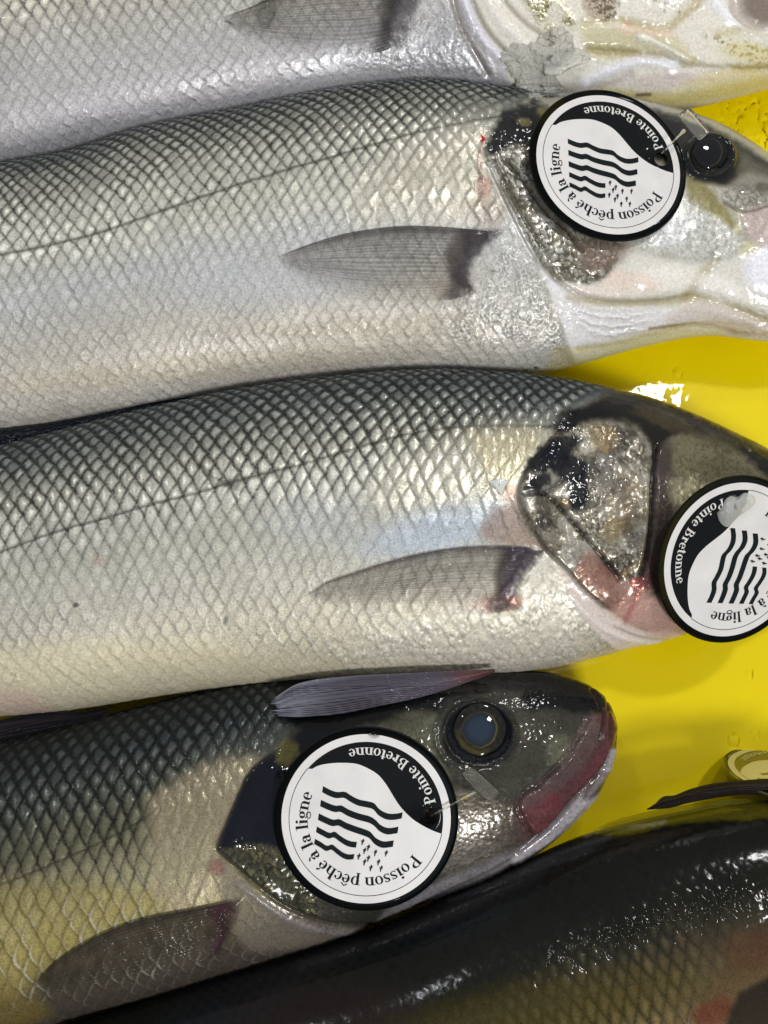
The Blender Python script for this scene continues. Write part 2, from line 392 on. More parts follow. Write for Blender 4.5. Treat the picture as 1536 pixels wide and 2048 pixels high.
# ------------------------------------------------------------------ a fish
NPHI = 300
def build_fish(label, T, B, zc, hz, pig, net, a, b, lateral, headline, paint, mat, spark=1.0, seed=0, netc=(27, 29, 23), reach=1.0, group='sea bass laid side by side', dz=None):
    T = np.asarray(T, float); B = np.asarray(B, float); Mid = (T + B) / 2
    d = np.r_[0, np.cumsum(np.hypot(*np.diff(Mid, axis=0).T))]
    fine = np.linspace(0, d[-1], 4000); mx = curve_at(Mid, d, fine)[:, 0]
    dens = np.where((mx > -80) & (mx < 1600), 1 / 2.4, 1 / 14.); dens[(d[-1] - fine) < 60] = 1 / 2.4
    cum = np.r_[0, np.cumsum((dens[1:] + dens[:-1]) / 2 * np.diff(fine))]
    n = int(cum[-1]); tu = np.interp(np.linspace(0, cum[-1], n), cum, fine)
    Tc = curve_at(T, d, tu); Bc = curve_at(B, d, tu)
    H = np.hypot(*(Bc - Tc).T); Hm = H.max()
    phi = np.linspace(0, math.pi, NPHI); ph2 = np.linspace(math.pi, 2 * math.pi, 42)[1:-1]
    ph = np.r_[phi, ph2]; s = (1 - np.cos(ph)) / 2; sn = np.sign(np.sin(ph)) * np.abs(np.sin(ph)) ** .92
    Pt = pix(Tc[:, 0], Tc[:, 1], zc); Pb = pix(Bc[:, 0], Bc[:, 1], zc)
    hzu = hz * (H / Hm) ** .85
    P = Pt[:, None, :] * (1 - s)[None, :, None] + Pb[:, None, :] * s[None, :, None]
    P[:, :, 2] += hzu[:, None] * sn[None, :]
    if dz is not None: P[:, :, 2] += dz(Mid, tu, d)[:, None]
    # surface coordinates
    Lc = np.broadcast_to(tu[:, None], P.shape[:2]).copy()
    seg = np.linalg.norm(np.diff(P[:, :NPHI], axis=1), axis=2); W = np.zeros(P.shape[:2]); W[:, 1:NPHI] = np.cumsum(seg, 1)
    W[:, NPHI:] = W[:, NPHI - 1:NPHI]
    half = W[:, NPHI // 2][:, None]; Wn = (W - half) * (Hm / np.maximum(H, 40))[:, None] ** .8
    gu = np.gradient(P, axis=0); gv = np.gradient(P, axis=1); N = np.cross(gu, gv); N /= np.linalg.norm(N, axis=2)[..., None] + 1e-9
    if N[n // 2, NPHI // 2, 2] < 0: N = -N
    X, Y = proj(P); S = np.broadcast_to(s[None, :], X.shape)
    # pigment
    ks = [k[0] for k in pig]; cs = np.array([rgb(k[1]) for k in pig])
    wob = (fbm(Lc / 90, Wn / 60, seed) - .5) * .08
    base = np.stack([np.interp(S + wob, ks, cs[:, i]) for i in range(3)], -1)
    base = base * np.array([.99, 1.0, 1.025]); base *= (1 + .22 * (fbm(Lc / 60, Wn / 30, seed + 7) - .5))[..., None]
    pa = Paint(X, Y, base)
    Lw = Lc + 16 * (fbm(Lc / 90, Wn / 90, seed + 21) - .5); Wn = np.where(Wn < -60, -60 + (Wn + 60) * (1 + .0013 * (-60 - Wn)), Wn)
    Wn = np.where(Wn > 110, 110 + (Wn - 110) * (1 + .0014 * (Wn - 110)), Wn)
    Ww = Wn + 14 * (fbm(Lc / 150, Wn / 100, seed + 22) - .5)
    t, nx, dy, r1, r2 = scale_field(Lw, Ww, a, b, jit=3)
    topm = np.zeros(X.shape); topm[:, :NPHI] = 1
    hd, hs, _ = seg_dist(X, Y, curve(headline, 40))
    body = sm(-6, 34, hd * hs) * topm                      # 1 where there are scales
    nn = np.interp(S + wob, [k[0] for k in net], [k[1] for k in net])
    fade = sm(10, 190, hd * hs) ** .6
    nn = np.clip(nn * (1 - (1 - fade) * sm(.10, .26, S)) * (.75 + .55 * fbm(Lc / 70, Wn / 70, seed + 31)), 0, 1)
    up = 1 - sm(.22 * reach, .52 * reach, S)
    rho = ((np.abs(t - nx) / a).clip(0, 1) ** 1.25 + np.abs(dy).clip(0, 1) ** 1.25) ** .8 + .10 * (vnoise(X / 4, Y / 4, seed) - .5) + .10 * (r1 - .5)
    up2 = 1 - sm(.03 * reach, .48 * reach, S)
    up3 = 1 - sm(.0, .22, S)
    lo_, hi_ = .66 - .26 * up2 - .14 * up3, 1.02 - .24 * up2 - .08 * up3
    dmin = np.minimum(t, nx)
    edge = sm(lo_, hi_, rho)
    thin = (1 - sm(a * .02, a * .13, dmin)) * (.35 + .9 * vnoise(X / 16, Y / 16, seed + 50))
    dark = np.clip(np.maximum(edge, thin * .6), 0, 1) * nn * body
    dark = np.clip(dark * (.62 + .7 * hsh(np.round(X / 2.3), np.round(Y / 2.3), 4)), 0, 1)
    darkc = rgb(netc)
    pa.c += (darkc - pa.c) * (dark * .93)[..., None]
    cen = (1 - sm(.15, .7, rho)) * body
    pa.c *= (1 + ((.42 + .55 * up2) * cen * (.2 + .8 * nn) * (.1 + 1.6 * r1)))[..., None]  # sparkle highlights of the scale centres brightened into the colour
    pa.c *= (1 + body * (r2 - .5) * .14)[..., None]
    # pale free edges low on the flank, with painted shade under each overlap
    lowm = sm(.45, .7, S) * body
    cres = np.exp(-((t - 2.0) / 2.4) ** 2) * (1 - np.abs(dy) ** 3)
    patch = .35 + .9 * sm(.35, .65, fbm(Lc / 50, Wn / 40, seed + 61))
    pa.c += (rgb((238, 236, 230)) - pa.c) * (cres * lowm * .42 * (.3 + r1) * patch).clip(0, 1)[..., None]
    pa.c *= (1 - .22 * np.exp(-((nx - 2.5) / 4.2) ** 2) * lowm * (.35 + r2) * patch)[..., None]
    amp = (1.5 - .85 * lowm) * spark
    pa.h += body * (amp * (1 - t / a) + (1 - .5 * lowm) * ((r1 - .5) * (t - a / 2) / a * 3.6 + (r2 - .5) * dy * 2.6)
                    + spark * 1.5 * up * np.sqrt(np.clip(cen, 0, 1)))
    pa.rough[:] = .37 - .10 * cen * up + .25 * dark + .10 * lowm; pa.metal[:] = (.48 - .20 * lowm) * (1 - .9 * up * edge)
    pa.spk[:] = .55
    pa.h += .5 * (fbm(X / 5, Y / 5, seed + 40) - .5) * topm
    # lateral line
    pa.line(lateral, w=3.0, wob=1.5, color=(52, 52, 44), amt=.8, h=-1.2)
    pa.ncrown = None
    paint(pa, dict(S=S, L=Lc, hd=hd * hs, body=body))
    pa.coat[(hd * hs < 0) & (topm > 0)] = .85
    if mat is MDARK: pa.coat[:] = .55
    # underside: plain
    pa.h[:, NPHI:] = 0
    P = P + N * (pa.h * topm)[..., None]
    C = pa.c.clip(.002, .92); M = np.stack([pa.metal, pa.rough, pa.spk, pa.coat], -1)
    c = P[n // 2].mean(0)
    root = empty('sea_bass', (c[0] * U, c[1] * U, 0), label, 'fish', group)
    m = len(ph)
    V = P.reshape(-1, 3); F = grid_faces(n, m, True)
    e0 = len(V); V = np.vstack([V, P[0].mean(0), P[-1].mean(0)])
    Cv = np.vstack([C.reshape(-1, 3), C[0].mean(0), C[-1].mean(0)]); Mv = np.vstack([M.reshape(-1, 4), M[0].mean(0), M[-1].mean(0)])
    j = np.arange(m); cap0 = np.stack([j * 0 + e0, (j + 1) % m, j, j], -1)
    # close both ends with tiny triangles kept as quads with a repeated corner avoided
    tri = [[e0, int((q + 1) % m), int(q)] for q in range(m)] + [[e0 + 1, int((n - 1) * m + q), int((n - 1) * m + (q + 1) % m)] for q in range(m)]
    body_o = mesh_obj('body', V * U, F, mat, root, C=Cv, M=Mv)
    capV = np.vstack([P[0], P[0].mean(0)[None]]); capF = [[m, int((q + 1) % m), int(q)] for q in range(m)]
    # caudal fin (leaves the frame on the left)
    hl = np.linalg.norm(Pb[0] - Pt[0]); ax = (P[0].mean(0) - P[8].mean(0)); ax[2] = 0; ax /= np.linalg.norm(ax); pe = np.array([-ax[1], ax[0], 0])
    if np.dot(pe, Pt[0] - Pb[0]) < 0: pe = -pe
    g = 40; uu = np.linspace(0, 1, 16)[:, None]; vv = np.linspace(-1, 1, g)[None]
    ln = uu * (230 + 110 * np.abs(vv) ** 1.5); sp_ = vv * (hl * .5 + uu * 170)
    VF = P[0].mean(0)[None, None] - ax * 12 + ax * ln[..., None] + pe * sp_[..., None]
    VF[..., 2] = (zc * (1 - uu * .8)) + 2 * np.sin(vv * 60)
    cf = np.tile(rgb((85, 82, 78)), (16 * g, 1)) * (.8 + .3 * np.sin(vv * 60 + 0 * uu)).ravel()[:, None]
    mesh_obj('tail_fin', VF.reshape(-1, 3) * U, grid_faces(16, g), MFIN, root, C=cf, M=np.tile([1., .35, 1], (16 * g, 1)))
    zmap_add(X[:, :NPHI].ravel(), Y[:, :NPHI].ravel(), P[:, :NPHI, 2].ravel())
    return root

def build_fin(root, name, top, bot, off, colf, nrays=22, n=150, m=220, lift=0, zfun=None, curl=3, relief=.6, seed=0, mat=None, base_c=0):
    """top and bottom edges both run from the free tip to the fleshy base"""
    A = curve(top, n); Bm = curve(bot, n); v = np.linspace(0, 1, m)
    G = A[:, None, :] * (1 - v)[None, :, None] + Bm[:, None, :] * v[None, :, None]
    # ragged free tip
    u = np.linspace(0, 1, n)[:, None] * np.ones((1, m)); v = v[None] * np.ones((n, 1))
    X, Y = G[..., 0], G[..., 1]
    X = X - base_c * np.sin(np.pi * v) * sm(.78, 1, u)
    rag = (1 - sm(0, .12, u)) * (vnoise(v * nrays, v * 0, seed) - .5) * 16; X = X + rag
    ph = v * nrays * 2 * math.pi + 3.4 * np.sin(v * 9 + seed) + 4.0 * (fbm(u * 3, v * 10, seed) - .5)
    ray = .5 + .5 * np.cos(ph); fine = .5 + .5 * np.cos(ph * 2.0 + 1)
    rr = np.clip(ray * .75 + fine * .25 + .9 * (vnoise(u * 7, v * 46, seed) - .5), 0, 1)
    z = (zat(X, Y, 2) if zfun is None else zfun(X, Y, u, v)) + off + lift * np.sin(np.pi * u) + curl * np.sin(np.pi * v) * u + relief * ray * (1 - .5 * u)
    P = pix(X, Y, z)
    C, al = colf(X, Y, u, v, rr)
    return mesh_obj(name, P.reshape(-1, 3) * U, grid_faces(n, m), mat or MFIN, root,
                    C=C.reshape(-1, 3).clip(.002, .9), M=np.stack([al, np.full(al.shape, .33), al * 0 + 1], -1).reshape(-1, 3))

def lerpc(C, c, w): return C + (rgb(c) - C) * w[..., None]
def pec_col(base=(128, 118, 108), dark=(62, 56, 54), root_c=(58, 50, 62), low=(190, 160, 142), seed=0, a0=.50):
    def f(X, Y, u, v, rr):
        C = np.broadcast_to(rgb(base) * .72, X.shape + (3,)).copy()
        C = lerpc(C, dark, (1 - rr) ** 1.2 * .85 * (1 - .4 * v))
        C = lerpc(C, dark, (1 - sm(.0, .16, v)) * .9)
        C = lerpc(C, low, sm(.5, 1, v) * sm(.35, .8, u) * .6)
        bz = sm(.84, .93, u + .10 * np.abs(v - .5) + .05 * (fbm(X / 12, Y / 12, seed) - .5))
        C = lerpc(C, root_c, bz * .95)
        bs = (fbm(X / 13, Y / 26, seed + 4, 2)); C = C * (1 + .9 * (bs - .5))[..., None]
        al = (a0 - .30 * rr * sm(0, .3, v)) * (1 - .55 * sm(.72, 1.0, v) * (1 - sm(.78, .9, u)))
        al = np.clip(al + bz * .3 + .35 * (1 - sm(0, .12, v)), 0, 1) * sm(0, .10, u + .03 * vnoise(v * 40, v * 0, seed)) * sm(0, .02, v + .01) * (1 - sm(.97, 1.0, v) * .8 * (1 - sm(.8, .95, u)))
        al = al * (1 - sm(.90, 1.0, u + .04 * (fbm(X / 6, Y / 6, seed) - .5))); al = al * (1 - .65 * sm(.5, 1., v) * (1 - sm(.6, .85, u)))
        return C, al
    return f

def build_eye(root, c, r, pr, zb, tilt=(0, 0), pupil=(40, 52, 66), ring=(150, 135, 60), iris=(34, 34, 30), dome=9, ex=1.0, gold=.7):
    n, m = 34, 72; rr = np.linspace(0, 1, n)[:, None]; th = np.linspace(0, 2 * math.pi, m, endpoint=False)[None]
    X = c[0] + rr * r * np.cos(th) * ex; Y = c[1] + rr * r * np.sin(th)
    wv = 1 + .07 * (fbm(np.cos(th) * 2 + 5, np.sin(th) * 2 + 5, 9) - .5) * 2; X = c[0] + (X - c[0]) * wv; Y = c[1] + (Y - c[1]) * wv
    z = zb + dome * np.sqrt(np.clip(1 - (rr * .96) ** 2, 0, 1)) + tilt[0] * (X - c[0]) + tilt[1] * (Y - c[1]) + 0 * th
    P = pix(X, Y, z); q = rr * r / pr + 0.03 * np.sin(th * 3 + 1) + 0 * th
    C = np.broadcast_to(rgb(iris), X.shape + (3,)).copy()
    C *= (.6 + .9 * fbm(np.cos(th) * 6 + rr * 3, np.sin(th) * 6, 3))[..., None]
    C *= (1 + 2.2 * np.clip(fbm(np.cos(th) * 9 * rr + 3, np.sin(th) * 9 * rr + 3, 7) - .55, 0, 1) * 3 * (q > 1.1))[..., None]
    low = .35 + .65 * sm(-.2, .8, np.cos(th - .25) + 0 * rr)
    C = lerpc(C, ring, np.exp(-((q - 1.05) / .05) ** 2) * low * .5)
    C = lerpc(C, (92, 84, 38), np.exp(-((q - 1.38) / .16) ** 2) * sm(.3, 1, np.sin(th - .5) + 0 * rr) * gold)
    C = lerpc(C, pupil, 1 - sm(.95, 1.02, q))
    C = lerpc(C, (20, 26, 34), (1 - sm(.95, 1.02, q)) * sm(.5, .98, q) * .6)
    V = P.reshape(-1, 3) * U
    return mesh_obj('eye', V, grid_faces(n, m, True), MEYE, root, C=C.reshape(-1, 3))

# ================================================================== the tray
def build_tray():
    n = 360; m = 300
    px_ = np.r_[np.linspace(-2400, 900, 30)[:-1], np.linspace(900, 1620, m - 60), np.linspace(1620, 3200, 32)[1:]]
    py_ = np.r_[np.linspace(-1500, 100, 30)[:-1], np.linspace(100, 1750, n - 60), np.linspace(1750, 3400, 32)[1:]]
    X, Y = np.meshgrid(px_, py_); P = pix(X, Y, 0.0)
    h = 1.0 * (fbm(X / 260, Y / 260, 4) - .5)
    # dribbled water and ice-melt film near the upper right
    w = sm(1400, 1470, X) * (1 - sm(330, 400, Y)) * sm(190, 240, Y) + 0
    f, e, cid = worley(X / 19 + 1.4 * fbm(X / 25, Y / 25, 2), Y / 15 + 1.4 * fbm(X / 25, Y / 25, 5), 3); h += w * 6 * np.clip(1 - f * f * (1.2 + 5 * (cid > .5)), 0, 1) * (.2 + cid)
    # wet patch whose ripples break up the lamp's reflection
    q = np.exp(-((X - 1310) / 70) ** 4 - ((Y - 775) / 50) ** 4); h += q * .55 * (fbm(X / 20, Y / 20, 9) - .5) * 2
    for (dx, dy, r) in ((1458, 1484, 6), (1500, 1470, 5), (1462, 1478, 4), (1350, 752, 7), (1362, 757, 5), (1490, 1350, 4)):
        d2 = np.hypot(X - dx, Y - dy) / r; h += 2.5 * np.sqrt(np.clip(1 - d2 ** 2, 0, 1))
    rim = np.maximum(sm(2150, 2500, P[..., 0] - 0), 0); h += rim * 260
    P[..., 2] += h
    m_, nt, b, out = new_mat('wet_yellow_plastic'); L = nt.links.new
    b.inputs['Base Color'].default_value = (.72, .56, .002, 1); b.inputs['Roughness'].default_value = .42
    b.inputs['Coat Weight'].default_value = .5; b.inputs['Coat Roughness'].default_value = .03; b.inputs['Coat IOR'].default_value = 1.33; b.inputs['Specular IOR Level'].default_value = .12
    tcn = node(nt, 'ShaderNodeTexCoord')
    nz = node(nt, 'ShaderNodeTexNoise'); nz.inputs['Scale'].default_value = 60; nz.inputs['Detail'].default_value = 5; L(tcn.outputs['Object'], nz.inputs['Vector'])
    cr = node(nt, 'ShaderNodeMix', data_type='RGBA'); cr.inputs[6].default_value = (.86, .67, .0, 1); cr.inputs[7].default_value = (.93, .74, .0, 1)
    L(nz.outputs['Fac'], cr.inputs[0]); L(cr.outputs[2], b.inputs['Base Color'])
    bp = node(nt, 'ShaderNodeBump'); bp.inputs['Strength'].default_value = .05; bp.inputs['Distance'].default_value = .0004
    nz2 = node(nt, 'ShaderNodeTexNoise'); nz2.inputs['Scale'].default_value = 250; L(tcn.outputs['Object'], nz2.inputs['Vector'])
    L(nz2.outputs['Fac'], bp.inputs['Height']); L(bp.outputs[0], b.inputs['Normal'])
    Vt = P.reshape(-1, 3); Ft = grid_faces(*X.shape)
    o = mesh_obj('tray', Vt * U, Ft[:, ::-1].copy(), m_)
    sd = o.modifiers.new('thickness', 'SOLIDIFY'); sd.thickness = .003; sd.offset = -1
    tag_props(o, 'glossy wet yellow plastic tray under all the fish', 'tray')
build_tray()

# ================================================================== fish 1 (top of the picture)
def paint_a(p, q):
    S = q['S']
    hd = q['hd']
    p.fill([(770, -40), (840, -40), (830, 30), (806, 90), (770, 80), (760, 20)], soft=10, wob=6, color=(70, 66, 70), amt=.85, h=3)
    # shining bluish white skin before the gills
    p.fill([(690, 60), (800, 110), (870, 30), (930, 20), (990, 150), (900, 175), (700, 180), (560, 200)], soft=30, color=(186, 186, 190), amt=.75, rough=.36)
    p.bumps([(820, 30), (930, 20), (985, 160), (800, 165), (700, 120)], 9, 2.6, soft=20, seed=3, stretch=.6, color=(222, 222, 222), edge=(140, 138, 136), amt=.5)
    p.fill([(905, -20), (960, 60), (1000, 150), (1100, 205), (1600, 190), (1900, 60), (1700, -200), (1250, -330), (950, -340), (880, -120)], soft=8, color=(212, 206, 184), metal=.02, rough=.35, spk=.03)
    # gill membrane folds
    p.fill([(900, -20), (930, 70), (985, 160), (1010, 170), (1010, 120), (960, 40), (935, -30)], soft=6, color=(196, 190, 182))
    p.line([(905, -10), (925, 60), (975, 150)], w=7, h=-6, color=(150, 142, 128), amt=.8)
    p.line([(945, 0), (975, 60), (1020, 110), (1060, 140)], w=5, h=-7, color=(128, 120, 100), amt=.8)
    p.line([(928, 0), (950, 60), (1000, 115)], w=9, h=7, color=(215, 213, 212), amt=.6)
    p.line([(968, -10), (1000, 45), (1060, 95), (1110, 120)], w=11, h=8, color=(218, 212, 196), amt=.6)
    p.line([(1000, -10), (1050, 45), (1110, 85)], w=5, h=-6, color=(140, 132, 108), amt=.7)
    p.bumps([(1030, -30), (1080, -30), (1150, 40), (1130, 90), (1085, 60)], 8, 3, seed=8, color=(205, 200, 160), edge=(130, 122, 80), metal=.5, rough=.25)
    # jaw bones, creases
    p.fill([(1160, 50), (1300, 60), (1360, 80), (1400, 130), (1540, 130), (1540, 150), (1330, 130), (1180, 110)], soft=14, color=(186, 176, 130), amt=.8)
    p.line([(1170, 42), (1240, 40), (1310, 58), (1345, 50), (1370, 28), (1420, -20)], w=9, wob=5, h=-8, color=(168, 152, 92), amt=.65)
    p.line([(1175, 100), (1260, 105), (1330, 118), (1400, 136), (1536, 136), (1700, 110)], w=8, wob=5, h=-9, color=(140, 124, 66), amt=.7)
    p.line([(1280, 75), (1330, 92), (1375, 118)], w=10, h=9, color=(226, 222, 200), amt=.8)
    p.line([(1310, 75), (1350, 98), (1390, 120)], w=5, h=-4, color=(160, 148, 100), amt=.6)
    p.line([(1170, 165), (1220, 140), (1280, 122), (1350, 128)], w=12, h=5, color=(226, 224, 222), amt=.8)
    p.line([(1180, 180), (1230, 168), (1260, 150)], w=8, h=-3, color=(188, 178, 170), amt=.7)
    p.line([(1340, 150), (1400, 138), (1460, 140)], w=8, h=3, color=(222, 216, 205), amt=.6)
    p.blob((1330, 160), 70, 16, -5, color=(196, 180, 168), amt=.6, wob=8)
    p.blob((1450, 160), 90, 18, -10, color=(200, 184, 120), amt=.6)
    p.fill([(1200, 175), (1300, 185), (1400, 180), (1540, 150), (1760, 100), (1700, 135), (1540, 175), (1400, 205), (1300, 215), (1180, 205)], soft=10, color=(190, 176, 90), amt=.75)
    p.line([(1275, 190), (1300, 189)], w=4, color=(70, 30, 30), amt=.8)
    p.line([(1250, 45), (1262, 46)], w=3, color=(196, 110, 90), amt=.7)
    p.blob((1290, 62), 60, 8, 5, color=(222, 178, 156), amt=.35, wob=6)
    p.line([(1420, -10), (1450, 30), (1500, 60), (1560, 80)], w=12, h=8, color=(232, 230, 226), amt=.7)
    p.blob((1198, 2), 34, 36, 40, soft=.2, wob=4, color=(176, 158, 132), amt=.9, h=-5, rough=.25)
    p.speckle([(1165, -20), (1195, 38), (1230, 34), (1238, -20)], 2.6, .45, (70, 60, 42), .8, 2, soft=5)
    p.blob((1510, 15), 52, 44, 30, soft=.15, color=(180, 168, 150), amt=.9, h=-10)
    p.blob((1530, 5), 44, 42, 30, soft=.3, color=(116, 102, 88), amt=.9, h=8, rough=.15)
    p.speckle([(1290, -10), (1400, 0), (1380, 30), (1300, 20)], 3, .62, (96, 84, 60), .6, 4)
    p.speckle([(1410, 70), (1480, 80), (1560, 110), (1560, 135), (1480, 118)], 4, .56, (78, 66, 26), .85, 5, soft=14)
    p.blob((1500, 105), 60, 20, 10, color=(196, 182, 100), amt=.5)
    p.line([(1435, 70), (1480, 62), (1536, 72)], w=9, h=-4, color=(180, 164, 100), amt=.5)
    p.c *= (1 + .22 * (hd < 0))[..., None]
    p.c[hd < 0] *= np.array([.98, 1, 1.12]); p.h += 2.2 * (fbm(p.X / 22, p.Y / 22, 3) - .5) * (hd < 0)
    # the cold greyish violet tone of the belly skin
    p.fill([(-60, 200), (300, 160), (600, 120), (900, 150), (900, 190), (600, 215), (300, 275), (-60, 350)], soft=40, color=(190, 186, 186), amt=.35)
A_T = [(-1050, 150), (-700, 10), (-350, -120), (0, -180), (300, -230), (600, -270), (850, -290), (1050, -290), (1250, -270), (1450, -220), (1650, -130), (1780, -40), (1800, 20)]
A_B = [(-1030, 270), (-680, 390), (-340, 400), (0, 337), (300, 268), (600, 210), (820, 180), (1000, 190), (1200, 197), (1340, 210), (1536, 168), (1700, 120), (1805, 50)]
fa = build_fish('pale silver fish at the top edge with ice on its cream coloured gills', A_T, A_B, 148, 150,
    [(0, (70, 76, 78)), (.25, (120, 120, 105)), (.38, (172, 165, 132)), (.5, (188, 182, 156)), (.6, (192, 187, 168)), (.7, (188, 184, 174)), (.82, (190, 186, 182)), (.93, (188, 184, 184)), (1, (160, 158, 164))],
    [(0, 1), (.5, 1), (.6, .95), (.68, .6), (.78, .25), (.9, .05), (1, 0)], 27, 25,
    [(-60, -70), (400, -120), (900, -200)], [(860, -400), (850, -100), (905, 0), (930, 80), (985, 170), (1050, 260)], paint_a, MSKIN, seed=1, reach=1.6)

# ================================================================== fish 2
B_OP = [(1060, 196), (1010, 225), (985, 262), (966, 300), (978, 325), (1003, 378), (1037, 448), (1070, 510), (1115, 562), (1165, 592), (1215, 603), (1314, 603), (1376, 592)]
def paint_b(p, q):
    S, hd = q['S'], q['hd']
    hm = (hd < 0)
    # flank near the gills: bright silver, few lines
    p.fill([(800, 300), (960, 250), (975, 330), (1000, 400), (960, 450), (800, 445), (700, 440), (720, 360)], soft=40, color=(202, 196, 178), amt=.55, rough=.25)
    p.blob((560, 560), 210, 50, -6, soft=.7, color=(200, 203, 208), amt=.5)  # pearly sheen of the mid flank painted into the colour
    p.blob((800, 655), 330, 22, -2, soft=.6, wob=10, color=(160, 150, 130), amt=.5)
    p.blob((460, 730), 500, 26, -5, soft=.6, wob=10, color=(184, 172, 148), amt=.45)
    p.fill([(1000, 480), (1050, 500), (1095, 590), (1140, 690), (1060, 720), (960, 640), (950, 560)], soft=30, color=(200, 200, 198), amt=.35, rough=.34)
    p.bumps([(1000, 480), (1050, 500), (1095, 590), (1140, 690), (1040, 700), (900, 680), (880, 620), (950, 570)], 8, 5.0, soft=24, seed=5, stretch=.7, ang=35, color=(232, 232, 228), edge=(128, 124, 116), amt=.55)
    # fin base
    p.fill([(1004, 462), (956, 512), (940, 545), (948, 588), (915, 572), (892, 525), (905, 480), (950, 462)], soft=9, wob=6, color=(70, 64, 66), amt=.9, rough=.25, h=3)
    # head ground tone
    head = list(B_OP) + [(1400, 560), (1440, 515), (1600, 560), (1800, 520), (1700, 380), (1536, 300), (1430, 240), (1250, 190)]
    p.fill(head, soft=5, smooth=False, color=(165, 160, 138), metal=.25, rough=.38, spk=.25)
    # cream lower head and throat
    p.fill([(1115, 555), (1160, 520), (1260, 500), (1340, 520), (1440, 520), (1540, 470), (1700, 500), (1800, 560), (1700, 700), (1536, 700), (1380, 680), (1290, 700), (1180, 730), (1145, 712), (1130, 640), (1100, 590)], soft=10, color=(205, 200, 180), metal=.02, rough=.33, spk=.02)
    p.fill([(1041, 455), (1074, 527), (1107, 602), (1132, 668), (1148, 712), (1200, 712), (1290, 690), (1380, 670), (1440, 664), (1420, 640), (1300, 612), (1200, 606), (1120, 570), (1075, 515)], soft=10, wob=6, color=(214, 210, 200), metal=.02, rough=.3, spk=.02)
    for k in range(7):
        o = k * 9
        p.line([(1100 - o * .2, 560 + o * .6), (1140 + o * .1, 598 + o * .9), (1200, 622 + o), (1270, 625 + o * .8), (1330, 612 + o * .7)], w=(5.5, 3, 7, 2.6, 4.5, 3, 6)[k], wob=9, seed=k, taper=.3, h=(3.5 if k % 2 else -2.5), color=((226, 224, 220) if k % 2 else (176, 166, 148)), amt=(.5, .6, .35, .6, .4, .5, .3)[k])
    p.line([(1160, 700), (1230, 690), (1300, 672), (1400, 650), (1500, 655)], w=9, h=-3, color=(176, 164, 84), amt=.65)
    p.line([(1300, 660), (1400, 652), (1480, 668), (1560, 672)], w=5, wob=3, h=-5, color=(128, 96, 62), amt=.7)
    p.fill([(1110, 690), (1200, 700), (1300, 672), (1380, 655), (1450, 650), (1450, 672), (1290, 700), (1180, 730), (1090, 745)], soft=8, color=(196, 188, 130), amt=.55)
    p.line(B_OP[4:], w=6, h=-7, color=(122, 114, 96), amt=.6)
    # jaw articulation lines
    p.line([(1140, 596), (1215, 606), (1314, 606), (1376, 596), (1397, 560), (1434, 515)], w=9, wob=5, h=-8, color=(158, 146, 100), amt=.6)
    p.line([(1376, 596), (1430, 600), (1480, 622), (1536, 645), (1650, 690)], w=11, wob=5, h=-11, color=(158, 142, 84), amt=.6)
    p.fill([(1385, 600), (1440, 610), (1536, 650), (1700, 700), (1600, 700), (1500, 672), (1420, 655), (1330, 640)], soft=8, color=(196, 182, 166), amt=.7)
    p.blob((1330, 560), 60, 26, -5, color=(222, 216, 196), amt=.7, h=5)
    p.blob((1440, 580), 50, 24, 25, color=(224, 218, 202), amt=.7, h=5)
    p.blob((1540, 540), 50, 46, 20, color=(226, 224, 226), amt=.8, h=6, rough=.2)
    p.blob((1500, 495), 30, 12, -20, color=(170, 160, 90), amt=.5)
    p.blob((1250, 560), 80, 20, 10, color=(214, 186, 164), amt=.5, wob=8)
    p.blob((1200, 585), 50, 12, 5, color=(218, 196, 180), amt=.5)
    # gill cover: rough, dark-rimmed
    opc = [(985, 262), (966, 300), (978, 325), (1003, 378), (1037, 448), (1070, 510), (1120, 560), (1200, 560), (1240, 500), (1230, 300), (1100, 230), (1040, 210)]
    p.fill(opc, soft=5, color=(138, 134, 118), metal=.35, rough=.3)
    p.patches(opc, 40, [((84, 80, 68), .48), ((190, 188, 174), .54), ((60, 56, 50), .60)], soft=12, seed=15, amt=.6, st=.6, ang=40)
    p.bumps(opc, 13, 3.4, soft=14, seed=11, color=(190, 186, 170), edge=(80, 76, 64), amt=.75, metal=.4, rough=.28)
    p.fill([(1062, 200), (1010, 222), (985, 262), (966, 298), (985, 312), (1010, 300), (1040, 290), (1070, 320), (1110, 330), (1110, 230)], soft=8, wob=10, color=(15, 17, 24), amt=.96, rough=.6, metal=0, spk=0)
    p.blob((1048, 245), 12, 8, 0, wob=5, color=(150, 140, 90), amt=.6)
    p.blob((1085, 225), 10, 10, 0, wob=5, color=(150, 140, 90), amt=.6)
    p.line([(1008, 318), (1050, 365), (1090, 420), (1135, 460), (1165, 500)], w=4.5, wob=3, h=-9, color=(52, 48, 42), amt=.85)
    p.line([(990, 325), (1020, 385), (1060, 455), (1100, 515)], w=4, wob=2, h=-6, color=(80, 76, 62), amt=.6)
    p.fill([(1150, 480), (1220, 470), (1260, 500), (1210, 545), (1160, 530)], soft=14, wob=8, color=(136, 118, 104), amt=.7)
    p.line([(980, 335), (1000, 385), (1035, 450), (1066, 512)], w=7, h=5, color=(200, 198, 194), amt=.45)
    # cheek
    chk = [(1270, 460), (1340, 380), (1395, 390), (1440, 430), (1480, 480), (1475, 510), (1400, 520), (1330, 505), (1270, 490)]
    p.fill(chk, soft=18, wob=10, color=(208, 206, 190), metal=.5, rough=.3, amt=.95)
    p.blob((1345, 462), 46, 26, -25, soft=.7, wob=10, color=(232, 232, 222), amt=.8, metal=.5)
    p.speckle(chk, 3.0, .54, (120, 118, 96), .45, 9)
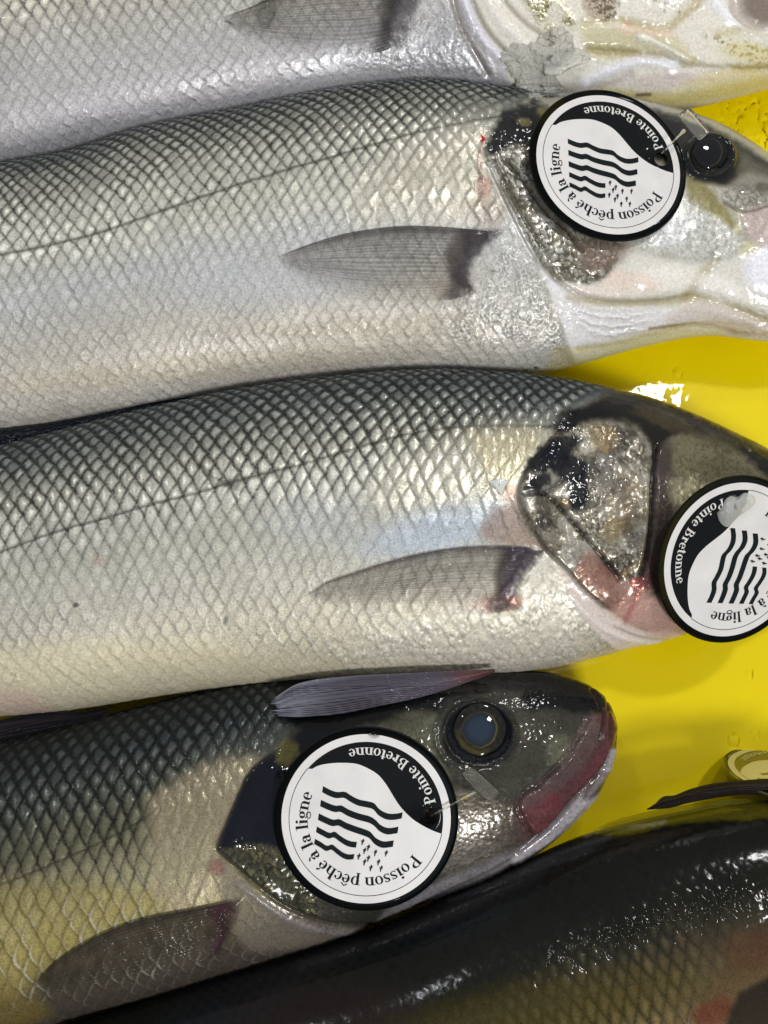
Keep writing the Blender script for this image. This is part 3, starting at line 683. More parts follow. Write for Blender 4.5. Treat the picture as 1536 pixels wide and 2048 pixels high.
    p.h += np.where(hm, .9 * (fbm(p.X / 7, p.Y / 7, 8) - .5), 0)
    p.fill([(1370, 350), (1400, 360), (1450, 410), (1480, 470), (1440, 440), (1380, 400)], soft=9, color=(136, 126, 70), amt=.75)
    # upper head, orbit, snout
    p.fill([(1190, 180), (1280, 210), (1375, 235), (1430, 256), (1480, 285), (1536, 322), (1650, 390), (1780, 490), (1640, 470), (1540, 400), (1490, 385), (1440, 370), (1390, 360), (1340, 330), (1200, 280)], soft=8, wob=5, color=(26, 27, 28), amt=.96, rough=.6, metal=0)
    p.fill([(1480, 300), (1536, 335), (1640, 400), (1600, 430), (1520, 400), (1475, 350)], soft=12, wob=5, color=(112, 108, 88), amt=.7)
    p.fill([(1440, 385), (1500, 345), (1560, 380), (1560, 430), (1500, 425), (1460, 415), (1435, 400)], soft=10, wob=5, color=(150, 146, 132), amt=.85)
    p.bumps([(1440, 385), (1500, 355), (1560, 390), (1540, 420), (1470, 415)], 12, 3, seed=4, edge=(96, 92, 80), amt=.6)
    p.blob((1525, 375), 16, 10, 0, color=(76, 72, 52), amt=.6)
    p.fill([(1480, 425), (1540, 408), (1640, 430), (1700, 500), (1560, 500), (1500, 480)], soft=8, color=(176, 160, 148), amt=.85, h=3)
    p.line([(1450, 405), (1490, 425), (1560, 408), (1640, 425)], w=3, h=-3, color=(90, 80, 68), amt=.6)
    p.blob((1420, 316), 56, 50, 10, soft=.18, color=(18, 19, 22), amt=.95, h=0, rough=.5, metal=0)
    p.blob((1418, 306), 34, 32, 0, soft=.3, h=-8)
    th = np.linspace(0, 2 * np.pi, 24); p.line(np.c_[1420 + 46 * np.cos(th), 314 + 42 * np.sin(th)], w=6, h=6)
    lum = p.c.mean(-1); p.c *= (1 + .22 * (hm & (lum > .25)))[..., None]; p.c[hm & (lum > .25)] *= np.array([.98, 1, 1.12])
    p.h += np.where(hm, 2.0 * (fbm(p.X / 24, p.Y / 24, 81) - .5), 0)
    # bloody nick
    p.line([(968, 280), (960, 310), (958, 340), (966, 360)], w=4, wob=3, color=(140, 84, 70), amt=.4, h=2, rough=.1)
    p.blob((965, 278), 6, 7, 0, color=(178, 40, 34), amt=.9, rough=.1)
    p.blob((966, 376), 17, 24, 0, wob=8, soft=.5, color=(150, 96, 88), amt=.6)
    p.blob((975, 425), 40, 30, 30, wob=10, soft=.6, color=(136, 122, 112), amt=.6)
    p.blob((1072, 735), 5, 3, 0, color=(70, 56, 50), amt=.8)
B_T = [(-1050, 640), (-800, 570), (-400, 440), (0, 345), (150, 318), (300, 270), (480, 235), (650, 200), (800, 180), (900, 178), (1040, 196), (1150, 203), (1260, 212), (1375, 240), (1430, 260), (1480, 287), (1536, 325), (1640, 400), (1720, 470), (1745, 510)]
B_B = [(-1040, 760), (-780, 860), (-400, 890), (0, 865), (150, 845), (300, 822), (450, 792), (600, 770), (760, 753), (880, 751), (1000, 752), (1090, 742), (1180, 718), (1290, 688), (1380, 670), (1440, 666), (1510, 674), (1600, 680), (1700, 640), (1750, 530)]
fb = build_fish('silver fish second from the top with a round tag over its cheek', B_T, B_B, 150, 148,
    [(0, (46, 53, 58)), (.07, (84, 89, 88)), (.18, (138, 138, 128)), (.33, (186, 184, 170)), (.5, (194, 192, 178)), (.65, (192, 192, 188)), (.8, (194, 189, 177)), (.92, (204, 197, 182)), (1, (212, 206, 194))],
    [(0, 1), (.3, 1.0), (.38, .85), (.48, .75), (.58, .4), (.68, .15), (.8, .03), (1, 0)], 26, 23.5,
    [(-80, 525), (0, 510), (100, 490), (200, 465), (300, 430), (400, 395), (500, 362), (600, 332), (700, 303), (800, 274), (900, 250), (1000, 232)],
    [(1075, 100), (1060, 196), (1010, 225), (985, 262), (966, 300), (978, 325), (1003, 378), (1037, 448), (1066, 510), (1100, 590), (1130, 665), (1150, 720), (1180, 800)], paint_b, MSKIN, seed=2)

# ================================================================== fish 3
def paint_c(p, q):
    S, hd = q['S'], q['hd']; hm = hd < 0
    p.fill([(780, 930), (900, 880), (1030, 862), (1080, 880), (1040, 950), (1030, 1010), (960, 1070), (850, 1090), (720, 1100), (720, 1000)], soft=40, color=(200, 196, 178), amt=.5, rough=.25)
    p.fill([(940, 870), (1080, 862), (1075, 900), (1040, 960), (980, 960)], soft=24, color=(204, 192, 150), amt=.5)
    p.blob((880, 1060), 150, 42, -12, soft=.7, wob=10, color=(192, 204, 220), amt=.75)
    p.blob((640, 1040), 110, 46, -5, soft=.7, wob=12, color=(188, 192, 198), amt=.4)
    p.fill([(1040, 990), (1060, 1040), (1090, 1095), (1000, 1090), (960, 1070), (990, 1020)], soft=12, wob=8, color=(150, 122, 108), amt=.7)
    p.blob((1060, 1030), 20, 34, -20, wob=8, color=(96, 84, 62), amt=.7)
    p.blob((1018, 985), 22, 16, 0, wob=8, color=(196, 158, 140), amt=.6)
    p.fill([(1100, 1110), (1140, 1150), (1150, 1210), (1200, 1270), (1100, 1330), (900, 1350), (700, 1350), (760, 1260), (1040, 1230), (1060, 1160)], soft=22, color=(212, 206, 192), amt=.5, spk=.15)
    p.bumps([(1100, 1150), (1150, 1210), (1230, 1290), (1100, 1330), (900, 1345), (640, 1350), (640, 1290), (860, 1240), (1040, 1230)], 13, 3.2, soft=24, seed=15, stretch=.75, color=(226, 224, 214), edge=(168, 158, 138), amt=.5)
    p.fill([(-80, 1300), (300, 1280), (600, 1310), (900, 1340), (600, 1370), (300, 1400), (-80, 1440)], soft=26, color=(216, 206, 172), amt=.55, spk=.1)
    p.fill([(-80, 1380), (60, 1385), (110, 1425), (-80, 1450)], soft=18, color=(206, 178, 168), amt=.6)
    head = [(1240, 768), (1165, 815), (1125, 850), (1080, 895), (1045, 957), (1037, 992), (1057, 1044), (1086, 1093), (1132, 1139), (1173, 1184), (1227, 1226), (1260, 1251), (1400, 1330), (1800, 1200), (1750, 900), (1500, 800), (1300, 740)]
    p.fill(head, soft=9, smooth=False, color=(118, 110, 92), metal=.3, rough=.3, spk=.35)
    p.fill([(1096, 1098), (1052, 1150), (1032, 1180), (1040, 1214), (1012, 1208), (992, 1160), (1005, 1110), (1050, 1096)], soft=9, wob=6, color=(62, 54, 64), amt=.9, rough=.25, h=3)
    p.blob((1000, 1205), 50, 16, -4, wob=6, color=(200, 150, 130), amt=.5)
    # white gill membrane below
    p.fill([(1108, 1115), (1132, 1136), (1173, 1182), (1227, 1226), (1290, 1262), (1350, 1262), (1380, 1300), (1260, 1310), (1190, 1262), (1148, 1210), (1130, 1165)], soft=5, color=(214, 200, 190), metal=.02, rough=.28, spk=0)
    p.line([(1140, 1190), (1190, 1245), (1250, 1278), (1330, 1288)], w=6, h=4, color=(228, 220, 212), amt=.6)
    p.line([(1230, 1255), (1280, 1275), (1340, 1280)], w=3, h=-3, color=(150, 130, 116), amt=.5)
    # operculum
    opc = [(1125, 860), (1085, 905), (1045, 957), (1039, 992), (1057, 1044), (1086, 1093), (1132, 1139), (1173, 1184), (1227, 1222), (1285, 1200), (1300, 1080), (1306, 990), (1305, 900), (1250, 850), (1180, 845)]
    p.fill(opc, soft=4, color=(128, 122, 106), metal=.45, rough=.27)
    p.bumps(opc, 13, 3.6, soft=16, seed=21, color=(196, 190, 172), edge=(52, 48, 42), amt=.85)
    p.bumps(opc, 7, 1.3, soft=14, seed=25, color=(214, 208, 186), edge=(84, 78, 64), amt=.4)
    p.patches(opc, 42, [((70, 66, 60), .47), ((196, 192, 180), .52), ((40, 38, 40), .56), ((150, 124, 88), .66)], soft=12, seed=5, amt=.6)
    p.blob((1205, 875), 34, 22, 10, wob=8, color=(156, 134, 96), amt=.5)
    p.blob((1226, 1060), 22, 26, 0, wob=8, color=(160, 138, 92), amt=.4)
    p.blob((1245, 1000), 40, 60, 0, wob=12, color=(160, 140, 110), amt=.4)
    for b_, rx, ry, an in (((1085, 925), 44, 24, -40), ((1120, 900), 46, 22, -30), ((1140, 940), 40, 26, 20), ((1160, 985), 24, 38, 10), ((1075, 965), 34, 16, -30), ((1210, 960), 60, 26, 30)):
        p.blob(b_, rx, ry, an, soft=.3, wob=14, seed=int(b_[0]), color=(12, 16, 26), amt=(.95 if b_[0] < 1200 else .5), rough=.55, metal=0, spk=0)
    p.line([(1085, 985), (1110, 1004), (1150, 1050), (1200, 1108), (1240, 1160)], w=4, wob=2.5, h=-10, color=(30, 26, 24), amt=.9)
    p.line([(1045, 990), (1090, 985), (1125, 960)], w=5, wob=3, h=-7, color=(28, 28, 34), amt=.85)
    p.line([(1041, 992), (1060, 1040), (1092, 1092), (1140, 1140)], w=5, wob=4, taper=.3, h=3, color=(52, 46, 42), amt=.5)
    p.fill([(1180, 1100), (1240, 1160), (1290, 1170), (1290, 1230), (1240, 1240), (1190, 1190), (1150, 1140)], soft=14, wob=10, color=(182, 130, 116), amt=.65)
    p.fill([(1225, 1215), (1290, 1190), (1345, 1215), (1370, 1270), (1300, 1268), (1245, 1240)], soft=10, wob=5, color=(196, 156, 144), amt=.8, metal=.05)
    p.blob((1287, 1165), 26, 12, -10, wob=10, soft=.4, color=(140, 44, 44), amt=.6, rough=.12)
    p.line([(1250, 1245), (1262, 1215), (1275, 1190), (1283, 1160)], w=6, wob=5, color=(150, 70, 64), amt=.5, rough=.12)
    p.blob((1305, 1150), 18, 40, 0, wob=10, color=(140, 86, 84), amt=.5)
    # preopercle groove and band
    p.fill([(1306, 890), (1345, 890), (1352, 990), (1340, 1100), (1320, 1200), (1290, 1160), (1300, 1060)], soft=14, wob=8, color=(60, 50, 52), amt=.85, metal=.1, rough=.25)
    p.bumps([(1312, 950), (1350, 950), (1340, 1060), (1312, 1060)], 9, 2.5, seed=7, color=(120, 104, 96), amt=.6)
    p.line([(1312, 895), (1306, 960), (1303, 1040), (1296, 1100), (1284, 1150)], w=5, wob=2, h=-11, color=(14, 11, 17), amt=.92, rough=.6)
    p.line([(1292, 980), (1290, 1060), (1278, 1130)], w=6, h=5, color=(150, 138, 112), amt=.5)
    # cheek
    chk = [(1350, 885), (1400, 872), (1460, 885), (1500, 930), (1520, 1000), (1440, 1060), (1380, 1060), (1352, 1000)]
    p.fill(chk, soft=12, wob=8, color=(124, 120, 92), amt=.9, metal=.4)
    p.blob((1375, 985), 40, 34, 20, wob=10, color=(204, 196, 160), amt=.7, metal=.5)
    p.speckle(chk, 3.5, .5, (70, 66, 48), .5, 19)
    # dark crown
    p.fill([(1112, 862), (1135, 830), (1190, 800), (1250, 765), (1230, 775), (1290, 790), (1380, 822), (1460, 858), (1536, 895), (1650, 960), (1620, 1000), (1540, 965), (1480, 905), (1400, 868), (1350, 872), (1310, 900), (1270, 850), (1190, 838), (1140, 860)], soft=10, wob=8, color=(18, 18, 16), amt=.97, metal=.0, rough=.6, spk=.1)
    p.fill([(1100, 850), (1130, 820), (1200, 815), (1260, 850), (1200, 840), (1150, 850), (1120, 875)], soft=10, wob=6, color=(15, 15, 19), amt=.85, rough=.6)
    p.blob((1330, 840), 60, 16, 20, wob=10, color=(76, 68, 46), amt=.6)
    p.blob((1430, 880), 60, 14, 24, wob=10, color=(64, 62, 44), amt=.5)
    p.h += np.where(hm, 1.0 * (fbm(p.X / 8, p.Y / 8, 18) - .5), 0)
    p.step([(1125, 855), (1085, 903), (1045, 957), (1037, 992), (1057, 1044), (1086, 1093), (1132, 1139), (1173, 1184), (1227, 1226)][::-1], 9, 4, 70)
    # little marks
    p.blob((152, 1210), 6, 5, 0, color=(40, 44, 46), amt=.8)
    p.blob((452, 1240), 5, 10, 15, color=(96, 100, 104), amt=.7)
    p.line([(395, 930), (420, 950), (455, 968)], w=6, wob=4, color=(60, 56, 48), amt=.6)
    p.blob((470, 965), 30, 12, -10, wob=10, color=(60, 58, 48), amt=.5)
    p.blob((200, 1120), 20, 10, 0, color=(190, 160, 140), amt=.3)
C_T = [(-1050, 1210), (-700, 1090), (-350, 990), (0, 900), (150, 862), (300, 825), (500, 783), (700, 758), (870, 748), (1000, 753), (1100, 763), (1200, 780), (1290, 800), (1380, 832), (1460, 868), (1536, 905), (1620, 960), (1690, 1030), (1720, 1080)]
C_B = [(-1030, 1330), (-680, 1430), (-340, 1460), (0, 1432), (150, 1418), (300, 1395), (480, 1374), (650, 1364), (800, 1357), (930, 1351), (1040, 1344), (1120, 1332), (1200, 1312), (1280, 1293), (1370, 1270), (1450, 1230), (1560, 1210), (1670, 1150), (1722, 1100)]
fc = build_fish('large silver fish in the middle with a dark bruised gill cover', C_T, C_B, 158, 156,
    [(0, (46, 54, 62)), (.08, (84, 92, 96)), (.2, (128, 130, 122)), (.33, (168, 166, 153)), (.45, (190, 188, 176)), (.6, (196, 194, 178)), (.75, (200, 195, 178)), (.88, (206, 198, 174)), (1, (204, 192, 168))],
    [(0, 1), (.35, 1.0), (.45, .9), (.54, .55), (.64, .22), (.75, .06), (1, 0)], 29, 26.5,
    [(-80, 1125), (0, 1105), (100, 1068), (200, 1040), (300, 1010), (400, 985), (450, 968), (520, 950), (600, 930), (700, 900), (800, 872), (900, 856), (1000, 851), (1100, 853)],
    [(1330, 690), (1235, 775), (1160, 818), (1125, 855), (1080, 903), (1045, 957), (1037, 992), (1057, 1044), (1086, 1093), (1115, 1140), (1148, 1210), (1190, 1262), (1260, 1310), (1300, 1400)], paint_c, MSKIN, seed=3, reach=1.12)

# ================================================================== fish 4
def paint_d(p, q):
    S, hd = q['S'], q['hd']; hm = hd < 0
    p.fill([(300, 1600), (420, 1530), (520, 1520), (500, 1580), (460, 1650), (435, 1700), (470, 1745), (430, 1810), (330, 1820), (300, 1740)], soft=26, wob=10, color=(166, 154, 128), amt=.7, metal=.3, rough=.3, spk=.6)
    p.fill([(-80, 1780), (120, 1760), (330, 1800), (260, 1840), (120, 1920), (60, 1980), (-80, 2010)], soft=30, wob=10, color=(148, 132, 58), amt=.4)
    p.fill([(80, 1990), (260, 1960), (440, 1900), (560, 1830), (700, 1865), (500, 1950), (200, 2040), (-60, 2110), (-60, 2040)], soft=18, wob=8, color=(70, 63, 56), amt=.85, metal=.1)
    p.fill([(-60, 2000), (60, 1990), (100, 2030), (-60, 2080)], soft=20, color=(120, 104, 40), amt=.5)
    p.fill([(435, 1700), (470, 1740), (560, 1810), (640, 1850), (760, 1845), (640, 1890), (500, 1900), (470, 1860), (440, 1780)], soft=12, wob=4, color=(116, 108, 96), amt=.7, metal=.05)
    head = [(640, 1340), (600, 1430), (560, 1500), (505, 1540), (478, 1590), (452, 1650), (433, 1698), (488, 1745), (552, 1798), (605, 1827), (660, 1852), (760, 1860), (1050, 1760), (1300, 1500), (1200, 1300), (900, 1300)]
    p.fill(head, soft=4, smooth=False, color=(58, 57, 51), metal=.2, rough=.35, spk=.2)
    # black gill cover
    p.fill([(620, 1440), (560, 1500), (505, 1535), (478, 1588), (452, 1650), (437, 1696), (520, 1700), (600, 1700), (700, 1600), (700, 1470)], soft=6, wob=4, color=(10, 14, 26), amt=.97, rough=.6, metal=0, spk=0)
    p.fill([(440, 1700), (520, 1690), (600, 1720), (640, 1830), (600, 1826), (552, 1795), (488, 1742)], soft=6, wob=5, color=(52, 52, 42), amt=.9)
    p.bumps([(440, 1700), (520, 1690), (600, 1720), (640, 1830), (600, 1826), (552, 1795), (488, 1742)], 12, 3, seed=2, color=(120, 114, 80), edge=(28, 28, 24), amt=.7)
    p.blob((575, 1505), 24, 26, 20, wob=10, color=(110, 104, 58), amt=.7)
    p.line([(435, 1700), (488, 1748), (552, 1800), (605, 1829), (660, 1848), (740, 1850)], w=4, h=-5, color=(60, 54, 48), amt=.8)
    p.line([(480, 1770), (560, 1830), (640, 1862), (760, 1862), (860, 1830), (960, 1775)], w=7, wob=3, h=4, color=(130, 126, 130), amt=.5, metal=.1)
    p.blob((432, 1735), 18, 16, 40, wob=6, color=(120, 70, 70), amt=.6)
    p.line([(560, 1500), (505, 1540), (478, 1590), (452, 1650), (436, 1698)], w=3, h=3, color=(46, 44, 42), amt=.6)
    # upper head and crown
    p.fill([(560, 1330), (700, 1330), (950, 1330), (1100, 1338), (1190, 1370), (1222, 1410), (1200, 1430), (1120, 1420), (1050, 1420), (1040, 1380), (900, 1400), (860, 1440), (780, 1450), (640, 1460), (560, 1440)], soft=10, wob=8, color=(11, 13, 15), amt=.97, rough=.6, metal=0, spk=0)
    p.fill([(720, 1455), (780, 1440), (830, 1420), (880, 1440), (880, 1500), (900, 1560), (870, 1560), (820, 1500), (760, 1470)], soft=10, wob=8, color=(96, 95, 78), amt=.7, metal=.4)
    p.fill([(1040, 1420), (1120, 1430), (1190, 1450), (1160, 1510), (1100, 1580), (1040, 1600), (1000, 1560), (1030, 1500)], soft=16, wob=10, color=(62, 60, 51), amt=.7)
    p.blob((1120, 1500), 26, 34, 30, wob=10, color=(104, 104, 86), amt=.6, h=3)
    p.blob((1070, 1570), 60, 12, -35, wob=8, color=(64, 62, 58), amt=.6, h=-3)
    lowc = [(870, 1600), (920, 1580), (1000, 1610), (1030, 1640), (1060, 1670), (1080, 1690), (980, 1750), (900, 1780), (880, 1720)]
    p.fill(lowc, soft=16, wob=10, color=(112, 106, 98), amt=.8, metal=.4, rough=.3)
    p.speckle(lowc, 3.0, .52, (84, 76, 64), .6, 29)
    p.fill([(890, 1580), (980, 1600), (1030, 1620), (1010, 1660), (930, 1640), (880, 1620)], soft=16, wob=10, color=(84, 75, 56), amt=.5)
    p.fill([(880, 1760), (960, 1730), (1050, 1690), (1110, 1660), (1120, 1680), (1050, 1725), (950, 1775), (850, 1815), (760, 1850), (760, 1830)], soft=9, wob=4, color=(136, 132, 136), amt=.8, metal=.05, rough=.25)
    p.line([(830, 1815), (900, 1782), (980, 1745), (1040, 1710)], w=4, h=-4, color=(84, 80, 84), amt=.6)
    p.fill([(482, 1800), (458, 1870), (430, 1908), (405, 1890), (420, 1840), (445, 1806)], soft=9, wob=6, color=(52, 34, 38), amt=.85, rough=.25, h=3)
    # mouth: maxilla, lips, lower jaw
    p.blob((1010, 1640), 60, 50, 30, soft=.6, wob=14, color=(58, 52, 46), amt=.5)
    p.fill([(1178, 1432), (1215, 1425), (1229, 1445), (1222, 1494), (1204, 1532), (1141, 1598), (1092, 1655), (1066, 1668), (1031, 1606), (1086, 1562), (1141, 1508)], soft=7, wob=4, h=7, color=(84, 50, 54), amt=.9, metal=.02, rough=.26, spk=.05)
    p.fill([(1165, 1450), (1190, 1440), (1200, 1470), (1160, 1530), (1110, 1580), (1060, 1620), (1035, 1606), (1090, 1558), (1140, 1505)], soft=7, wob=3, color=(84, 70, 68), amt=.85)
    p.fill([(1060, 1610), (1100, 1580), (1120, 1600), (1095, 1650), (1068, 1664), (1045, 1625)], soft=14, wob=6, color=(94, 44, 50), amt=.8)
    p.fill([(1180, 1520), (1215, 1480), (1224, 1500), (1190, 1545), (1150, 1580)], soft=5, color=(92, 48, 52), amt=.6)
    p.line([(1184, 1378), (1198, 1402), (1204, 1436), (1196, 1480)], w=3.5, h=-9, color=(34, 22, 20), amt=.7)
    p.line([(1216, 1396), (1214, 1425), (1212, 1460)], w=2.5, h=-4, color=(90, 60, 40), amt=.6)
    p.fill([(1216, 1410), (1240, 1420), (1240, 1480), (1220, 1500), (1210, 1460)], soft=5, color=(66, 30, 34), amt=.8)
    p.blob((1068, 1650), 46, 34, -50, soft=.7, wob=10, color=(96, 62, 62), amt=.5)
    p.fill([(1222, 1495), (1240, 1500), (1235, 1560), (1190, 1620), (1110, 1690), (1040, 1740), (1020, 1715), (1085, 1665), (1145, 1600), (1205, 1535)], soft=4, wob=2, color=(164, 158, 162), amt=.9, metal=.02, rough=.22, spk=0, h=3)
    p.fill([(1196, 1548), (1224, 1542), (1220, 1560), (1190, 1592), (1165, 1600), (1168, 1585)], soft=4, wob=2, color=(56, 36, 33), amt=.9, h=-3)
    p.line([(1220, 1500), (1206, 1536), (1146, 1602), (1095, 1658), (1030, 1712)], w=4, h=-10, color=(50, 32, 34), amt=.8)
    p.line([(1216, 1540), (1160, 1612), (1104, 1672), (1040, 1722)], w=6, h=5, color=(176, 170, 174), amt=.4)
    p.line([(1176, 1440), (1130, 1512), (1080, 1566), (1034, 1604), (1062, 1664)], w=4, wob=3, h=-6, color=(46, 38, 34), amt=.55)
    p.line([(1120, 1520), (1160, 1470), (1186, 1430)], w=8, h=4, color=(110, 96, 92), amt=.4)
    pp = worley(p.X / 9 + fbm(p.X / 30, p.Y / 30, 4), p.Y / 9, 77)[0]; p.c *= (1 - .35 * np.exp(-(pp / .22) ** 2) * (hm & (S > .18)))[..., None]; p.h -= np.where(hm, .45 * np.exp(-(pp / .25) ** 2), 0)
    p.c *= np.where(hm, .72 + .6 * fbm(p.X / 26, p.Y / 15, 91), 1)[..., None]
    # orbit
    p.blob((958, 1468), 74, 66, 0, soft=.2, color=(18, 21, 27), amt=.94, rough=.55, metal=0, spk=0)
    p.blob((958, 1462), 54, 50, 0, soft=.3, h=-11)
    th = np.linspace(0, 2 * np.pi, 30); p.line(np.c_[958 + 70 * np.cos(th), 1468 + 62 * np.sin(th)], w=6, wob=4, h=7)
    p.line(np.c_[958 + 86 * np.cos(th[8:22]), 1470 + 76 * np.sin(th[8:22])], w=5, wob=6, h=4, color=(40, 44, 46), amt=.5)
    for nx_, ny_ in ((1052, 1392), (1068, 1388), (1076, 1384)):
        p.blob((nx_, ny_), 4, 7, 20, h=4, color=(12, 12, 14), amt=.8)
    p.h += np.where(hm, .7 * (fbm(p.X / 9, p.Y / 9, 28) - .5), 0)
    p.step([(560, 1500), (505, 1540), (478, 1590), (452, 1650), (435, 1698), (488, 1745), (552, 1798), (605, 1827)][::-1], 7, 4, 60)
D_T = [(-1000, 1800), (-700, 1680), (-350, 1590), (0, 1485), (150, 1450), (300, 1410), (450, 1375), (560, 1355), (700, 1340), (850, 1335), (950, 1338), (1040, 1341), (1100, 1345), (1150, 1358), (1190, 1378), (1213, 1400), (1228, 1430), (1232, 1455)]
D_B = [(-980, 1910), (-680, 2010), (-340, 2110), (0, 2085), (150, 2035), (300, 1995), (450, 1950), (580, 1910), (690, 1873), (800, 1825), (900, 1788), (980, 1757), (1050, 1715), (1110, 1675), (1160, 1628), (1200, 1580), (1224, 1520), (1234, 1470)]
fd = build_fish('dark backed fish with its whole head, eye and reddish mouth in view', D_T, D_B, 140, 142,
    [(0, (24, 30, 32)), (.15, (56, 62, 62)), (.3, (74, 76, 68)), (.42, (96, 94, 76)), (.52, (132, 127, 102)), (.62, (146, 139, 106)), (.72, (138, 129, 88)), (.85, (88, 80, 60)), (1, (58, 54, 50))],
    [(0, 1), (.45, 1.0), (.6, .9), (.75, .65), (.85, .25), (1, 0)], 31, 28,
    [(-80, 1800), (100, 1730), (250, 1660), (400, 1560), (500, 1500)],
    [(700, 1250), (640, 1340), (600, 1440), (560, 1500), (505, 1540), (478, 1590), (452, 1650), (433, 1698), (480, 1752), (552, 1815), (640, 1870), (720, 1900), (800, 2000)], paint_d, MSKIN, seed=4, netc=(18, 21, 20), reach=1.35)

# ================================================================== fish 5
def paint_e(p, q):
    S, hd = q['S'], q['hd']; hm = hd < 0
    p.fill([(1536, 1860), (1470, 1900), (1430, 1960), (1380, 2060), (1600, 2100), (1600, 1850)], soft=30, wob=16, color=(84, 52, 38), amt=.3)
    p.blob((1425, 2025), 46, 26, -20, wob=14, color=(96, 34, 26), amt=.65, rough=.3)
    p.blob((1500, 1900), 50, 40, 0, wob=14, color=(84, 48, 32), amt=.4)
    p.fill([(1480, 1985), (1540, 1950), (1700, 1900), (1700, 2200), (1500, 2200), (1450, 2060)], soft=10, wob=6, color=(28, 24, 20), amt=.9, h=-6)
    p.blob((1100, 2020), 300, 60, -10, soft=.6, wob=16, color=(74, 66, 18), amt=.5)
    p.fill([(400, 1975), (700, 1880), (900, 1800), (1080, 1740), (1000, 1850), (800, 1900), (600, 1970), (500, 2060), (300, 2060)], soft=26, wob=10, color=(24, 26, 30), amt=.7)
    p.line([(600, 1930), (760, 1880), (900, 1830), (1040, 1760), (1180, 1700)], w=10, wob=8, h=3, color=(46, 46, 48), amt=.5)
    p.line([(900, 1800), (1000, 1762), (1120, 1705), (1220, 1672)], w=6, wob=4, h=3, color=(70, 70, 76), amt=.5)
    p.fill([(480, 2000), (640, 1960), (820, 1990), (760, 2080), (500, 2080)], soft=40, wob=14, color=(40, 24, 24), amt=.35)
    p.fill([(1170, 1658), (1250, 1636), (1330, 1622), (1450, 1600), (1560, 1590), (1560, 1628), (1450, 1640), (1330, 1650), (1230, 1672)], soft=7, wob=5, color=(98, 92, 20), amt=.75)  # tray's yellow reflection painted along the upper edge
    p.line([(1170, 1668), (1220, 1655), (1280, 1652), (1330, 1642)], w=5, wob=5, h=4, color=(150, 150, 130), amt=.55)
    band = np.exp(-((S - .27) / .055) ** 2)
    band = band * (.03 + .97 * sm(980, 1240, p.X))
    p.h *= (.06 + 1.1 * band) * (.3 + .7 * sm(700, 1100, p.X)) + .25 * sm(.42, .5, S) 
    p.rough += .2
    p.metal *= .5
    p.h += (.3 + 1.2 * band) * (fbm(p.X / 11, p.Y / 11, 38) - .5) * (1 - sm(.3, .55, S))
    f, e, cid = worley(p.X / 13, p.Y / 15, 3); p.h += band * 1.2 * (1 - f * f) * (1 - sm(.3, .5, S)) * (cid > .4)
E_T = [(-700, 2270), (-300, 2160), (120, 2052), (400, 1962), (600, 1902), (760, 1852), (900, 1790), (1040, 1727), (1170, 1670), (1330, 1630), (1536, 1597), (1750, 1600), (1950, 1700), (2030, 1830)]
E_B = [(-650, 2400), (-200, 2480), (300, 2560), (600, 2540), (800, 2510), (950, 2470), (1100, 2430), (1230, 2380), (1350, 2330), (1480, 2280), (1650, 2220), (1800, 2150), (1950, 2020), (2035, 1850)]
fe = build_fish('dark olive fish in the lower right corner with glints along its back', E_T, E_B, 150, 165,
    [(0, (13, 14, 13)), (.15, (17, 18, 13)), (.24, (24, 24, 17)), (.31, (50, 46, 34)), (.38, (72, 62, 44)), (.5, (98, 84, 54)), (.75, (120, 108, 70)), (1, (150, 140, 120))],
    [(0, .3), (.3, .6), (.4, .9), (.6, .9), (1, .2)], 27, 24,
    [(-80, 2300), (600, 2120), (1300, 1960)], [(1500, 1500), (1520, 1700), (1500, 1900), (1450, 2040), (1520, 2200), (1600, 2500)], paint_e, MDARK, seed=5, spark=1.2, reach=1.4)

# ================================================================== fins and eyes
build_fin(fa, 'pectoral_fin', [(448, 36), (500, 14), (560, -8), (650, -30), (740, -38), (840, -40)], [(452, 42), (500, 78), (580, 104), (680, 116), (760, 104), (800, 88)], 4,
          pec_col(base=(140, 134, 120), dark=(84, 78, 66), root_c=(62, 58, 62), low=(168, 158, 148), seed=3), seed=3, base_c=14)
build_fin(fb, 'pectoral_fin', [(553, 515), (620, 488), (700, 465), (800, 452), (880, 453), (950, 459), (1004, 464)], [(556, 520), (590, 550), (650, 582), (740, 604), (840, 606), (900, 600), (950, 586)], 4,
          pec_col(base=(146, 136, 122), dark=(60, 54, 52), root_c=(66, 60, 64), low=(176, 162, 140), seed=5), seed=5, base_c=30)
build_fin(fc, 'pectoral_fin', [(612, 1190), (650, 1166), (700, 1148), (780, 1122), (860, 1103), (940, 1093), (1020, 1092), (1094, 1098)], [(616, 1198), (660, 1212), (740, 1224), (850, 1230), (950, 1230), (1000, 1226), (1040, 1214)], 4,
          pec_col(base=(146, 134, 118), dark=(58, 52, 48), root_c=(58, 50, 60), low=(206, 150, 126), seed=7), seed=7, base_c=22)
build_fin(fd, 'pectoral_fin', [(68, 1965), (120, 1918), (200, 1870), (280, 1840), (380, 1820), (440, 1808), (480, 1800)], [(72, 1980), (120, 1994), (220, 1986), (320, 1958), (390, 1930), (430, 1908), (455, 1870)], 5,
          pec_col(base=(84, 76, 60), dark=(44, 38, 32), root_c=(54, 32, 36), low=(86, 78, 68), seed=9, a0=.9), seed=9)
